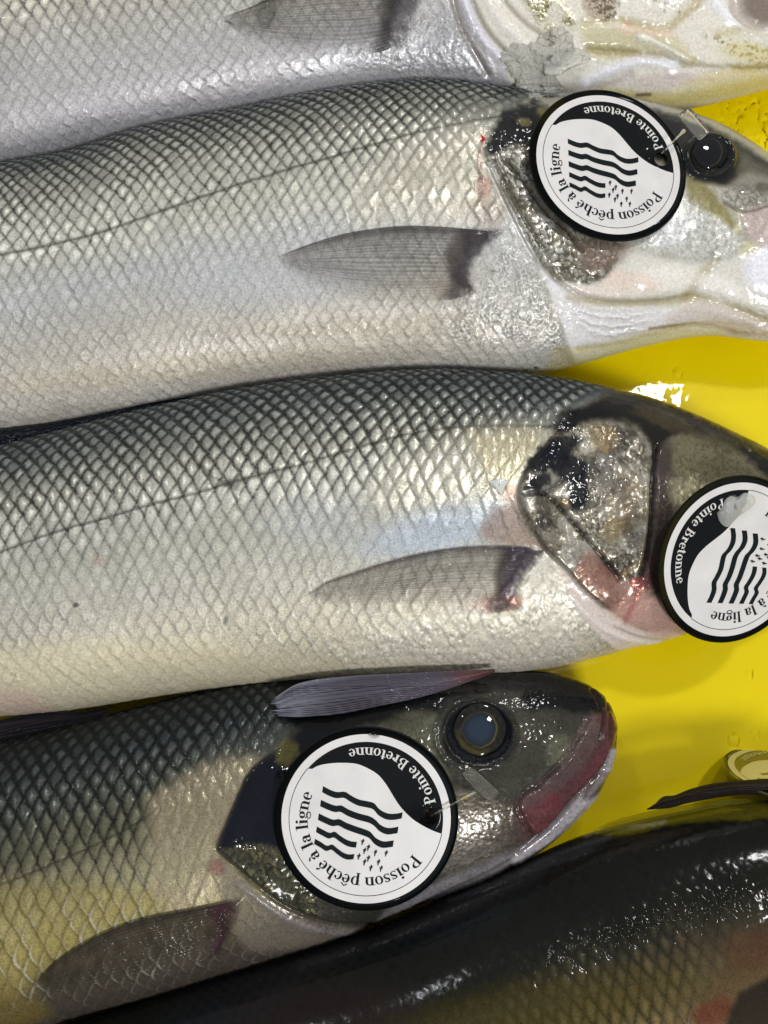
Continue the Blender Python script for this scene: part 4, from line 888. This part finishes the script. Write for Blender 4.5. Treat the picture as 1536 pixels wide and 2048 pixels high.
def pelv(X, Y, u, v, rr):
    C = np.broadcast_to(rgb((98, 92, 104)), X.shape + (3,)).copy()
    C = lerpc(C, (60, 54, 66), (1 - rr) ** 2 * .5)
    C = lerpc(C, (150, 158, 172), (1 - sm(0, .45, u)) * (.15 + .7 * vnoise(v * 22, u * 3, 2)))
    C = lerpc(C, (130, 68, 62), sm(.72, .95, u) * .7)
    C = lerpc(C, (120, 112, 122), np.exp(-((v - .85) / .08) ** 2) * .5)
    return C, np.clip(.96 - .1 * rr, 0, 1) * sm(0, .03, u + .01)
def pz(X, Y, u, v): return 190 - 26 * v + 26 * u
build_fin(fc, 'pelvic_fin', [(546, 1396), (600, 1366), (700, 1352), (820, 1346), (900, 1342), (990, 1338)], [(548, 1432), (600, 1434), (680, 1428), (760, 1412), (850, 1392), (920, 1370), (990, 1344)], 8, pelv,
          nrays=13, zfun=lambda X, Y, u, v: np.maximum(zat(X, Y, 2) + 6, 150 + 60 * (1 - v)) * (1 - .15 * u) if False else np.maximum(zat(X, np.maximum(Y, 1372), 3), 150) + 6 + 10 * (1 - v), seed=11, curl=4, relief=2.4)
# folded dorsal fins along the backs
def dors(cc, c2):
    def f(X, Y, u, v, rr):
        C = np.broadcast_to(rgb(cc), X.shape + (3,)).copy(); C = lerpc(C, c2, rr * .5); return C, np.ones(X.shape)
    return f
build_fin(fd, 'dorsal_fin', [(225, 1412), (170, 1422), (120, 1424), (60, 1428), (0, 1440), (-90, 1465)], [(212, 1436), (180, 1452), (120, 1474), (60, 1492), (0, 1508), (-90, 1540)], 4, dors((20, 20, 26), (58, 52, 56)), nrays=5, seed=2, mat=MFINM, zfun=lambda X, Y, u, v: 150 + 0 * X)  # real fin, upper edge raised so its black stands for the shaded gap
build_fin(fb, 'dorsal_fin', [(352, 252), (335, 256), (320, 260), (300, 268), (160, 300), (60, 328)], [(354, 257), (335, 263), (322, 267), (302, 275), (160, 311), (60, 334)], 3, dors((30, 32, 36), (66, 68, 70)), nrays=3, seed=4, mat=MFINM, zfun=lambda X, Y, u, v: 168 + 0 * X, relief=.5, curl=0)
build_fin(fc, 'dorsal_fin', [(560, 768), (400, 790), (300, 806), (200, 828), (100, 848), (0, 860), (-80, 875)], [(565, 776), (400, 804), (300, 828), (200, 854), (100, 884), (0, 912), (-80, 940)], 3, dors((12, 15, 24), (24, 28, 38)), nrays=4, seed=6, mat=MFINM, zfun=lambda X, Y, u, v: 176 + 0 * X, relief=1.0)  # real fin, widened and darkened to stand for shade in the gap above
# fish 5: dark folded fin lying out on the tray side, with its wet membrane, the tray's yellow reflection put into its colour
build_fin(fe, 'dorsal_fin', [(1296, 1618), (1325, 1594), (1350, 1590), (1380, 1578), (1430, 1566), (1490, 1560), (1560, 1556), (1640, 1556)], [(1298, 1620), (1340, 1616), (1370, 1608), (1420, 1598), (1480, 1590), (1530, 1592), (1580, 1600), (1640, 1610)], 4,
          dors((26, 24, 22), (70, 58, 60)), nrays=4, seed=8, mat=MFINM, zfun=lambda X, Y, u, v: 178 + 16 * np.sin(np.pi * v), relief=3)
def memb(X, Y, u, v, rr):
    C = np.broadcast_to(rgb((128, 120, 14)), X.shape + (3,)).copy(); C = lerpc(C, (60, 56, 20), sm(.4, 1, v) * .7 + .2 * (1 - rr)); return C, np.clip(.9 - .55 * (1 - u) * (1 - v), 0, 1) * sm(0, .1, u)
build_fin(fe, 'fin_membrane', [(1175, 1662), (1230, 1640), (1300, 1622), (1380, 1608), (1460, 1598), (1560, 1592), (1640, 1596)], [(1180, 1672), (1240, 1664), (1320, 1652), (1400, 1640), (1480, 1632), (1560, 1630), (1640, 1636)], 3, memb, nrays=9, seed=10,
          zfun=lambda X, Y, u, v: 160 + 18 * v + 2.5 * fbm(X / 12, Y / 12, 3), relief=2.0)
zb = float(zat(1416, 304, 3)); build_eye(fb, (1417, 304), 36, 26, zb + 6, pupil=(20, 22, 24), ring=(84, 80, 56), iris=(11, 12, 14), dome=7, gold=0, tilt=(0, .15))
zd = float(zat(960, 1458, 3)); build_eye(fd, (959, 1459), 52, 33, zd + 8, pupil=(42, 54, 68), dome=9, ring=(118, 106, 52), iris=(26, 26, 24), gold=.5, tilt=(0, .08))

# ================================================================== tags
# drawing measured on the tag of fish 4 : centre (757,778), outer radius 729
def tl(pts): return [((x - 757) / 729., (778 - y) / 729.) for x, y in pts]
SWOOSH = tl([(315, 395), (380, 360), (470, 342), (570, 337), (680, 345), (770, 380), (850, 430), (910, 500), (960, 580), (1010, 660), (1060, 720), (1130, 785), (1210, 835), (1280, 870), (1340, 893)])
STRIPES = [([(418, 520), (480, 552), (530, 567), (590, 565), (640, 595), (700, 625), (770, 640), (820, 655), (860, 700), (920, 733), (980, 738), (1045, 727)], 48),
           ([(402, 628), (460, 655), (520, 675), (560, 672), (620, 705), (700, 735), (790, 760), (830, 785), (870, 825), (930, 850), (1012, 840)], 50),
           ([(385, 735), (440, 762), (500, 785), (545, 780), (600, 808), (680, 838), (740, 858), (790, 880), (830, 925), (890, 955), (975, 948)], 50),
           ([(370, 838), (420, 865), (470, 888), (510, 880), (550, 908), (600, 940), (640, 955), (685, 960)], 44),
           ([(355, 935), (400, 960), (450, 990), (490, 980), (530, 1010), (580, 1045), (620, 1058), (665, 1055)], 40)]
ERM = [(730, 960), (775, 1005), (745, 1030), (830, 1045), (700, 1075), (915, 1050), (775, 1090), (855, 1120), (745, 1120), (795, 1165), (875, 1170)]
HOLE = tl([(1260, 755)])[0]; HR = .088

# --- serif letters, built from strokes. x-height .66, ascender 1.0
def ring(cx, cy, rx, ry, a0=0, a1=360, tx=.155, ty=.05, n=20):
    a = np.radians(np.linspace(a0, a1, n)); o = np.c_[cx + rx * np.cos(a), cy + ry * np.sin(a)]
    i = np.c_[cx + (rx - tx) * np.cos(a), cy + (ry - ty) * np.sin(a)]; return [('strip', o, i)]
def bar(x0, y0, x1, y1): return [('strip', np.array([[x0, y0], [x1, y0]]), np.array([[x0, y1], [x1, y1]]))]
def stroke(p, w):
    p = np.asarray(p, float); w = np.broadcast_to(w, len(p)); d = np.gradient(p, axis=0); d /= np.linalg.norm(d, axis=1)[:, None] + 1e-9
    nrm = np.c_[-d[:, 1], d[:, 0]] * (np.asarray(w)[:, None] / 2); return [('strip', p + nrm, p - nrm)]
SW = .165
def stem(x, y0, y1, s0=1, s1=1):
    r = bar(x, y0, x + SW, y1)
    if s0: r += bar(x - .08, y0, x + SW + .08, y0 + .045)
    if s1 == 1: r += bar(x - .10, y1 - .045, x + SW * .5, y1)
    if s1 == 2: r += bar(x - .08, y1 - .045, x + SW + .08, y1)
    return r
def arch(x):
    return ring(x + .22, .44, .27, .22, 0, 165, .155, .07, 12) + stem(x + .335, 0, .45, 1, 0)
GL = {
 'P': (.74, stem(.1, 0, 1, 1, 2) + ring(.30, .735, .36, .265, -90, 90) + bar(.2, .95, .31, 1.0) + bar(.2, .47, .31, .52)),
 'B': (.80, stem(.1, 0, 1, 1, 2) + ring(.32, .755, .30, .245, -90, 90) + ring(.34, .27, .36, .27, -90, 90) + bar(.2, .95, .33, 1.0) + bar(.2, .49, .35, .54) + bar(.2, 0, .35, .05)),
 'o': (.62, ring(.31, .33, .28, .345)),
 'i': (.36, stem(.10, 0, .66) + ring(.18, .87, .095, .095, 0, 360, .095, .095, 12)),
 'l': (.36, stem(.10, 0, 1.0)),
 's': (.50, stroke([(.42, .52), (.36, .61), (.24, .64), (.12, .56), (.14, .45), (.27, .35), (.40, .25), (.41, .12), (.28, .025), (.14, .04), (.07, .15)], [.05, .06, .06, .11, .13, .14, .13, .11, .06, .06, .05]) + bar(.38, .48, .43, .64) + bar(.05, .02, .10, .18)),
 'n': (.70, stem(.08, 0, .66) + arch(.11)),
 'h': (.70, stem(.08, 0, 1.0) + arch(.11)),
 'p': (.68, stem(.08, -.30, .66) + ring(.34, .33, .28, .345)),
 'e': (.56, ring(.29, .33, .26, .345, 0, 318) + bar(.12, .32, .54, .375)),
 'c': (.54, ring(.29, .33, .26, .345, 45, 318) + ring(.44, .50, .08, .08, 0, 360, .08, .08, 10)),
 'a': (.60, stem(.32, 0, .48, 0, 0) + ring(.26, .47, .225, .19, 0, 160, .155, .06, 12) + ring(.25, .19, .22, .20, 60, 330, .14, .05) + stroke([(.42, .05), (.50, .015), (.58, .06)], .06) + ring(.13, .50, .075, .075, 0, 360, .075, .075, 10)),
 'g': (.60, ring(.28, .44, .235, .225) + ring(.29, -.10, .27, .17, 0, 360, .07, .06) + stroke([(.16, .24), (.09, .15), (.16, .08), (.40, .06), (.52, -.02)], [.05, .07, .10, .12, .10]) + stroke([(.44, .60), (.52, .67), (.58, .62)], .07)),
 't': (.42, bar(.12, .06, .285, .86) + bar(.0, .60, .38, .66) + stroke([(.2, .10), (.26, .02), (.40, .06)], [.12, .09, .05])),
 'r': (.50, stem(.08, 0, .66) + ring(.38, .48, .10, .12, 0, 360, .10, .12, 12) + stroke([(.22, .46), (.28, .60), (.38, .60)], [.05, .06, .05])),
 ' ': (.30, [])}
GL['é'] = (.56, GL['e'][1] + stroke([(.26, .74), (.42, .96)], [.07, .13]))
GL['ê'] = (.56, GL['e'][1] + stroke([(.10, .76), (.29, .94), (.48, .76)], [.08, .11, .08]))
GL['à'] = (.60, GL['a'][1] + stroke([(.34, .74), (.16, .96)], [.07, .13]))

def strips_mesh(strips, z0=0.0):
    V, F, k = [], [], 0
    for q, (o, i) in enumerate(strips):
        n = len(o); z = z0 + (q % 5) * .10
        b0 = len(V)
        V += [(*p, z) for p in o] + [(*p, z) for p in i]
        F += [[b0 + j, b0 + j + 1, b0 + n + j + 1, b0 + n + j] for j in range(n - 1)]
    return V, F
def arc_text(txt, r0, size, a_start, a_end, outward):
    """letters along a circle; outward: tops point away from the centre (runs clockwise)"""
    tot = sum(GL[c][0] for c in txt); out = []; x = 0
    for c in txt:
        w, parts = GL[c]
        for _, o, i in parts:
            def wp(P):
                P = np.asarray(P, float); aa = np.radians(a_start + (a_end - a_start) * (x + P[:, 0]) / tot)
                r = r0 + size * P[:, 1] * (1 if outward else -1); return np.c_[r * np.cos(aa), r * np.sin(aa)]
            if len(o) == 2:   # subdivide straight bars so they bend with the arc
                t = np.linspace(0, 1, 4)[:, None]; o = o[0] * (1 - t) + o[1] * t; i = i[0] * (1 - t) + i[1] * t
            out.append((wp(o), wp(i)))
        x += w
    return out

def build_tag(label, A, c, zc, flip, group='round printed fish tags', barb=None, tint_mats=None):
    """A: 2x2 matrix (photo grid, y down) that takes the tag drawing (unit disc, y up) to the picture; c: centre"""
    mats = tint_mats or (MBLK, MWHT, MINK, MLETW)
    C0 = pix(c[0], c[1], zc); depth = np.linalg.norm(C0 - CP)
    right = np.array([1., 0, 0]); up = np.array([0, ct, st]); back = np.array([0, -st, ct])
    V0 = C0 - CP; zb_ = -(V0 @ back)                    # depth along the axis
    k = zb_ / FPX
    A = np.asarray(A, float) * k; A[1] = -A[1]           # now right/up components in layout units
    ox, oy = (c[0] - 768) / FPX, -(c[1] - 1024) / FPX
    def cols(b): return np.array([A[0, 0] - ox * b[0], A[1, 0] - oy * b[0], b[0]]), np.array([A[0, 1] - ox * b[1], A[1, 1] - oy * b[1], b[1]])
    def res(b): p, q = cols(b); return np.array([p @ p - q @ q, 2 * (p @ q)])
    s = np.linalg.svd(A)[1]; sols = []
    for b0 in [(x * s[0] * .4, y * s[0] * .4) for x in (-1, 1, .2, -.2) for y in (-1, 1, .2, -.2)]:
        b = np.array(b0, float)
        for _ in range(60):
            r0 = res(b); h = 1e-3; J = np.c_[(res(b + [h, 0]) - r0) / h, (res(b + [0, h]) - r0) / h]
            try: d = np.linalg.solve(J, r0)
            except np.linalg.LinAlgError: break
            b = b - np.clip(d, -40, 40)
        if np.abs(res(b)).max() < 1e-2 and not any(np.hypot(*(b - o)) < .5 for o in sols): sols.append(b)
    # choose the lean and the height that just clear the skin below
    best = None
    for b in sols:
        p_, q_ = cols(b); f1 = p_[0] * right + p_[1] * up + p_[2] * back; f2 = q_[0] * right + q_[1] * up + q_[2] * back
        a_, r_ = np.meshgrid(np.linspace(0, 6.28, 40), (.3, .6, .85, 1.0)); D_ = C0 + (r_ * np.cos(a_))[..., None] * f1 + (r_ * np.sin(a_))[..., None] * f2
        qx, qy = proj(D_); need = np.percentile(zat(qx, qy) - D_[..., 2], 98)
        if best is None or need < best[0]: best = (need, f1, f2)
    zc = zc + best[0] + 7; C0 = pix(c[0], c[1], zc); e1, e2 = best[1], best[2]
    R = np.linalg.norm(e1) * (-((C0 - CP) @ back) / FPX) / k
    print('tag', label[:30], 'z', round(zc), 'R', round(R), 'solutions', len(sols))
    e1 /= np.linalg.norm(e1); e2 -= e1 * (e1 @ e2); e2 /= np.linalg.norm(e2); e3 = np.cross(e1, e2)
    if e3 @ back < 0: e3 = -e3
    root = empty('fish_tag', tuple(C0 * U), label, 'tag', group)
    def W(V): V = np.asarray(V, float); return (C0 + (V[:, :1] * e1 + V[:, 1:2] * e2) * R + V[:, 2:3] * e3) * U
    TH = 5.0
    th = np.linspace(0, 2 * np.pi, 128, endpoint=False)
    hx, hy = HOLE
    def disc_with_hole(Rr, z, bot=None, rnd=0):
        oc = np.c_[Rr * np.cos(th), Rr * np.sin(th)]; ic = np.c_[hx + HR * np.cos(th), hy + HR * np.sin(th)]
        # rings from the hole out to the rim
        rows = [ic * (1 - t) + oc * t for t in np.linspace(0, 1, 8)]
        V = np.vstack([np.c_[r_, np.full(128, z)] for r_ in rows]); F = grid_faces(8, 128, True)
        return V, F
    # body: black plastic with rounded rim, hole wall
    V1, F1 = disc_with_hole(.985, 0)
    n1 = len(V1); rim = [np.c_[.997 * np.cos(th), .997 * np.sin(th), np.full(128, -1.0)], np.c_[np.cos(th), np.sin(th), np.full(128, -TH / 2)], np.c_[.99 * np.cos(th), .99 * np.sin(th), np.full(128, -TH)]]
    V = np.vstack([V1] + rim + [np.c_[hx + HR * np.cos(th), hy + HR * np.sin(th), np.full(128, -TH)]])
    j = np.arange(128); j2 = (j + 1) % 128
    rings = [7 * 128, n1, n1 + 128, n1 + 256, n1 + 384, 0]
    F = [f for f in F1.tolist()]
    for a_, b_ in zip(rings[:-1], rings[1:]): F += np.stack([a_ + j, a_ + j2, b_ + j2, b_ + j], -1).tolist()
    mesh_obj('disc', W(V), np.array(F), mats[0], root)
    # white ring + white field: flat printed layers
    def layer(name, V, F, mat, smooth=False): return mesh_obj(name, W(np.asarray(V, float)), F, mat, root, smooth=smooth)
    def ringpoly(r0, r1, z, n=128):
        a = np.linspace(0, 2 * np.pi, n, endpoint=False); V = np.vstack([np.c_[r0 * np.cos(a), r0 * np.sin(a), np.full(n, z)], np.c_[r1 * np.cos(a), r1 * np.sin(a), np.full(n, z)]])
        j = np.arange(n); k = (j + 1) % n; return V, np.stack([j, n + j, n + k, k], -1)
    layer('white_rim', *ringpoly(.832, .915, .30), mats[1])
    # field: region of the circle r=.826 below the swoosh curve
    sw = curve(SWOOSH, 60); sw[0] *= .826 / np.linalg.norm(sw[0]); sw[-1] *= .826 / np.linalg.norm(sw[-1])
    a0 = math.atan2(sw[0][1], sw[0][0]); a1 = math.atan2(sw[-1][1], sw[-1][0])
    if a0 < 0: a0 += 2 * math.pi
    aa = np.linspace(a0, a1 + 2 * math.pi, 60)           # counter-clockwise through the bottom
    arc = np.c_[.832 * np.cos(aa), .832 * np.sin(aa)]
    rows = [np.c_[sw * (1 - t) + arc * t, np.full(60, .30)] for t in np.linspace(0, 1, 6)]
    layer('white_field', np.vstack(rows), grid_faces(6, 60), mats[1])
    a = np.linspace(a0, a1 + 2 * math.pi, 120); o = np.c_[.836 * np.cos(a), .836 * np.sin(a)]; i = np.c_[.829 * np.cos(a), .829 * np.sin(a)]
    V, F = strips_mesh([(o, i)], .65); layer('thin_ring', V, F, mats[2])
    st_ = []
    for pts, t in STRIPES:
        c_ = curve(pts, 40); top = np.array(tl(c_)); low = top + np.array([-.010, -t / 729.]); st_.append((top, low))
    V, F = strips_mesh(st_, .62); layer('flag_stripes', V, F, mats[2])
    er = []
    for q, (x, y) in enumerate(ERM):
        x0, y0 = tl([(x, y)])[0]; r = .15 * (1 if q % 2 else -.4)
        for (dx, dy, ex, ey, w) in ((.008, .034, -.008, -.034, .012), (-.018, .010, .020, .018, .012), (-.016, -.008, .016, .004, .010)):
            er.append((np.array([[x0 + dx - w / 2, y0 + dy], [x0 + ex - w / 2, y0 + ey]]), np.array([[x0 + dx + w / 2, y0 + dy], [x0 + ex + w / 2, y0 + ey]])) if abs(dy) > .02 else
                      (np.array([[x0 + dx, y0 + dy - w / 2], [x0 + ex, y0 + ey - w / 2]]), np.array([[x0 + dx, y0 + dy + w / 2], [x0 + ex, y0 + ey + w / 2]])))
    V, F = strips_mesh(er, .62); layer('ermine_marks', V, F, mats[2])
    V, F = strips_mesh(arc_text('Poisson pêché à la ligne', .632, .135, -37, -205, True), .62); layer('lettering', V, F, mats[2])
    V, F = strips_mesh(arc_text('Pointe Bretonne', .772, .118, 13, 105, False), .5); layer('lettering', V, F, mats[3])
    if barb:
        (bx0, by0), (bx1, by1), (bx2, by2), (bx3, by3), neck, hole, zz = barb
        # flat nylon T bar: bevelled slab
        q = np.array([(bx0, by0), (bx1, by1), (bx2, by2), (bx3, by3)], float); cen = q.mean(0)
        oc = []
        for i_ in range(4):
            p0, p1, p2 = q[i_ - 1], q[i_], q[(i_ + 1) % 4]
            for t in (0, .35, .7, 1):
                aq = p1 + (p0 - p1) * .16 * (1 - t) ** 1.5 + (p2 - p1) * .16 * t ** 1.5; oc.append(aq)
        oc = np.array(oc); n = len(oc); z0 = zz
        lays = [(.90, -4), (1.0, -2.5), (1.0, 2.5), (.93, 4)]
        V = np.vstack([pix(*(cen + (oc - cen) * s_).T, z0 + d_) for s_, d_ in lays]); k0 = len(V)
        V = np.vstack([V, pix(cen[0], cen[1], z0 - 4)[None], pix(cen[0], cen[1], z0 + 4.5)[None]])
        F = grid_faces(4, n, True).tolist() + [[k0, (j_ + 1) % n, j_] for j_ in range(n)] + [[k0 + 1, 3 * n + j_, 3 * n + (j_ + 1) % n] for j_ in range(n)]
        bo = mesh_obj('fastener', V * U, F, MBARB, root, smooth=False)
        # filament, from the bar through the hole
        zh = C0[2] + 3
        pts = [pix(neck[0], neck[1], z0), pix(neck[0] * .6 + hole[0] * .4, neck[1] * .6 + hole[1] * .4, max(z0, zh) + 7), pix(hole[0] * .8 + neck[0] * .2, hole[1] * .8 + neck[1] * .2, zh + 6), pix(hole[0], hole[1], zh - 12)]
        pc = curve_at(np.array(pts), np.arange(4.), np.linspace(0, 3, 24)); rr = np.interp(np.linspace(0, 1, 24), [0, .2, 1], [4.2, 1.9, 1.6])
        tg = np.gradient(pc, axis=0); tg /= np.linalg.norm(tg, axis=1)[:, None]; s1 = np.cross(tg, [0, 0, 1.]); s1 /= np.linalg.norm(s1, axis=1)[:, None]; s2 = np.cross(tg, s1)
        aa = np.linspace(0, 2 * np.pi, 10, endpoint=False)
        V = (pc[:, None] + rr[:, None, None] * (s1[:, None] * np.cos(aa)[None, :, None] + s2[:, None] * np.sin(aa)[None, :, None])).reshape(-1, 3)
        mesh_obj('filament', V * U, grid_faces(24, 10, True), MBARB, root)
    return root, e3, C0

def fit_affine(src, dst):
    s = np.array(tl(src)); A = np.c_[s, np.ones(len(s))]; x, *_ = np.linalg.lstsq(A, np.array(dst, float), rcond=None)
    return x[:2].T, x[2]
SRC = [(418, 543), (1040, 752), (970, 972), (357, 955), (660, 1075), (1260, 755), (757, 49), (757, 1507), (28, 778), (1486, 778)]
# tag of fish 4
s3 = 390 / 1536.
A3, c3 = fit_affine(SRC[:6] + SRC[6:], [(540 + x * s3, 1440 + y * s3) for x, y in SRC])
# tag of fish 2
s1 = 1 / 3.84
A1, c1 = fit_affine(SRC[:6], [(1050 + x * s1, 160 + y * s1) for x, y in ((328, 422), (866, 566), (850, 750), (340, 750), (610, 835), (1045, 553))])
A1 = A1 * (np.array([157., 152.]) / np.linalg.norm(A1, axis=1))[:, None]; c1 = np.array([1218., 328.])
# tag of fish 3
s2 = 1 / 5.534
A2, c2 = fit_affine(SRC[:5], [(1300 + x * s2, 930 + y * s2) for x, y in ((618, 1582), (868, 745), (1130, 812), (1065, 1582), (1243, 1200))])
A2 = A2 * (168. / np.linalg.norm(A2[1])); c2 = np.array([1318 + np.linalg.norm(A2[0]), 1121.])
print('tags', A1, c1, A2, c2, A3, c3)
z1 = float(max(zat(c1[0], c1[1], 2), zat(c1[0] - 60, c1[1] + 60, 2))) + 16
build_tag('round tag on the cheek of the second fish, clear fastener beside the eye', A1, c1, z1, 0,
          barb=((1354, 230), (1379, 213), (1421, 262), (1398, 283), (1368, 262), (1324, 306), z1 + 10))
z2 = float(zat(c2[0], c2[1], 2)) + 22
T2 = build_tag('round tag cut by the right edge, with a lump of melting ice on it', A2, c2, z2, 0)
z3 = float(max(zat(c3[0], c3[1], 2), zat(c3[0] + 60, c3[1] - 60, 2))) + 18
T3 = build_tag('round tag lying over the black gill cover of the dark backed fish', A3, c3, z3, 0,
          barb=((922, 1549), (942, 1532), (1000, 1584), (979, 1606), (947, 1586), (862, 1631), float(zat(960, 1570, 2)) + 9))
MBLK2 = plain('print_tray_reflection', (74, 70, 12), .25, .8, .05); MWHT2 = plain('plastic_tray_reflection', (206, 198, 140), .3, .6, .05)  # the tag's black and white with the tray's reflection put into the colours
A4 = np.array([[66., -150.], [-38., -46.]])
build_tag('tag seen nearly edge on beside the dark fin at the right edge', A4, np.array([1602., 1546.]), 215, 1, tint_mats=(MBLK2, MWHT2, MBLK2, MWHT2))

# ================================================================== ice, water, flake
def ice_mass(name, label, outline, zfun, hgt, seed, n=110, m=320, wob=9):
    q = curve(list(outline) + [outline[0]], m + 1)[:-1]; cen = q.mean(0); rows = []
    ang = np.arctan2(q[:, 1] - cen[1], q[:, 0] - cen[0])
    q = q + (np.c_[np.cos(ang), np.sin(ang)]) * (wob * (fbm(q[:, 0] / 9, q[:, 1] / 9, seed) - .5) * 2)[:, None]
    for s_ in np.linspace(1, .02, n):
        R_ = cen + (q - cen) * s_; x, y = R_.T
        f, e, cid = worley(x / 15 + fbm(x / 9, y / 9, 3), y / 12, seed); f2, e2, c2 = worley(x / 5, y / 5, seed + 3)
        prof = (1 - s_ ** 5) ** .5
        h = hgt * 1.25 * prof * (.2 + .9 * cid + .35 * fbm(x / 30, y / 30, seed + 1)) + prof * (4.5 * (cid - .5) * (x - cen[0]) / 20 + 3.0 * (1 - f2) * c2 * .6)
        rows.append(pix(x, y, zfun(x, y) - 2 + h))
    V = np.vstack(rows); k0 = len(V); V = np.vstack([V, V[-m:].mean(0)[None]])
    F = grid_faces(n, m, True).tolist() + [[k0, (n - 1) * m + j, (n - 1) * m + (j + 1) % m] for j in range(m)]
    o = mesh_obj(name, V * U, F, MSLUSH, smooth=True); tag_props(o, label, 'ice', 'pieces of melting ice')
MSLUSH = glassy('slushy_ice', (250, 249, 242), .09, 1.31, .62, .35, 800, .0004)
def iz(x, y): return float(zat(x, y, 2))
ice_mass('ice_clump', 'lump of crushed ice on the cream gills of the top fish', [(1000, 104), (1030, 84), (1060, 84), (1090, 66), (1128, 50), (1150, 84), (1136, 130), (1112, 152), (1128, 178), (1098, 194), (1066, 196), (1040, 182), (1022, 150), (1006, 128)], lambda x, y: zat(x, y, 2), 15, 4)
def blobmesh(label, name, outline, z, hgt, mat, seed, cat='ice', group='pieces of melting ice', amp=.6, wl=9):
    q = curve(list(outline) + [outline[0]], 64)[:-1]; n = len(q); cen = q.mean(0); rows = []
    for s_ in np.linspace(1, .05, 12):
        R_ = cen + (q - cen) * s_; d_ = hgt * (1 - s_ ** 3) * (1 + amp * 2 * (fbm(R_[:, 0] / wl, R_[:, 1] / wl, seed) - .5))
        rows.append(pix(R_[:, 0], R_[:, 1], (z(R_[:, 0], R_[:, 1]) if callable(z) else z) + d_))
    V = np.vstack(rows); k0 = len(V); V = np.vstack([V, V[-n:].mean(0)[None]])
    F = grid_faces(12, n, True).tolist() + [[k0, 11 * n + j, 11 * n + (j + 1) % n] for j in range(n)]
    o = mesh_obj(name, V * U, F, mat); tag_props(o, label, cat, group); return o
def on_plane(tagres, lift=0):
    _, n_, c_ = tagres
    def f(x, y):
        D_ = pix(x, y, 0.0) - CP; t = ((c_ - CP) @ n_) / (D_ @ n_); return (CP + D_ * t[..., None])[..., 2] + lift
    return f
blobmesh('clear lump of melting ice on the tag at the right edge', 'melting_ice', [(1434, 1026), (1446, 1012), (1450, 1000), (1462, 992), (1474, 994), (1488, 986), (1504, 988), (1512, 1000), (1500, 1018), (1482, 1030), (1466, 1044), (1454, 1054), (1440, 1044)], on_plane(T2, 1.5), 12, glassy('milky_ice', (248, 248, 244), .04, 1.31, .6, .1, 300), 5, amp=.6)
blobmesh('water drop on the white rim of the tag over the black gill cover', 'water_drop', [(735, 1468), (742, 1463), (752, 1462), (759, 1468), (756, 1475), (744, 1476)], on_plane(T3, .6), 6, MGEL, 8, 'water drop', None)
blobmesh('thin white shed scale stuck to the flank of the middle fish', 'fish_scale', [(976, 962), (1000, 958), (1016, 962), (1008, 976), (1003, 990), (992, 978)], lambda x, y: zat(x, y, 1) + 2, 2, plain('shed_scale', (210, 215, 205), .2, .8), 3, 'scale', None)
blobmesh('brown scrap of fish skin on the yellow tray at the right edge', 'skin_scrap', [(1524, 232), (1536, 222), (1560, 226), (1570, 246), (1545, 262), (1528, 256)], 0, 9, plain('brown_scrap', (96, 60, 20), .2, .9, bump=.5), 6, 'scrap', None)

ice_mass('ice_flake', 'flat greenish white ice flake with a straight edge, right of the ice lump', [(1095, 108), (1130, 96), (1160, 90), (1172, 100), (1180, 110), (1181, 122), (1150, 134), (1110, 152), (1092, 150), (1088, 130)], lambda x, y: iz(1130, 120) + 9 + 0 * x, 7, 3, 40, 160, 3)
blobmesh('small clear ice sliver on the fin of the top fish', 'ice_sliver', [(505, -12), (540, -14), (552, 14), (545, 40), (530, 58), (520, 44), (512, 20)], lambda x, y: zat(x, y, 2) + 6, 7, MGEL, 5, amp=.5)


for k, (lx, ly, lr, an) in enumerate([(1392, 742, 9, 20), (1478, 1345, 8, 70), (1262, 1345, 7, 130)]):
    th_ = np.linspace(0, 2 * np.pi, 9)[:-1]; c_, s_ = math.cos(math.radians(an)), math.sin(math.radians(an))
    out_ = [(lx + (c_ * math.cos(t) - s_ * math.sin(t) * .7) * lr, ly + (s_ * math.cos(t) + c_ * math.sin(t) * .7) * lr) for t in th_]
    blobmesh(('tiny loose drop on the yellow tray under the second fish', 'tiny loose drop on the yellow tray right of the lowest tagged head', 'tiny loose drop on the yellow tray above the reddish mouth')[k], 'water_drop', out_, 1, 3, MGEL, 30 + k, 'water drop', None)
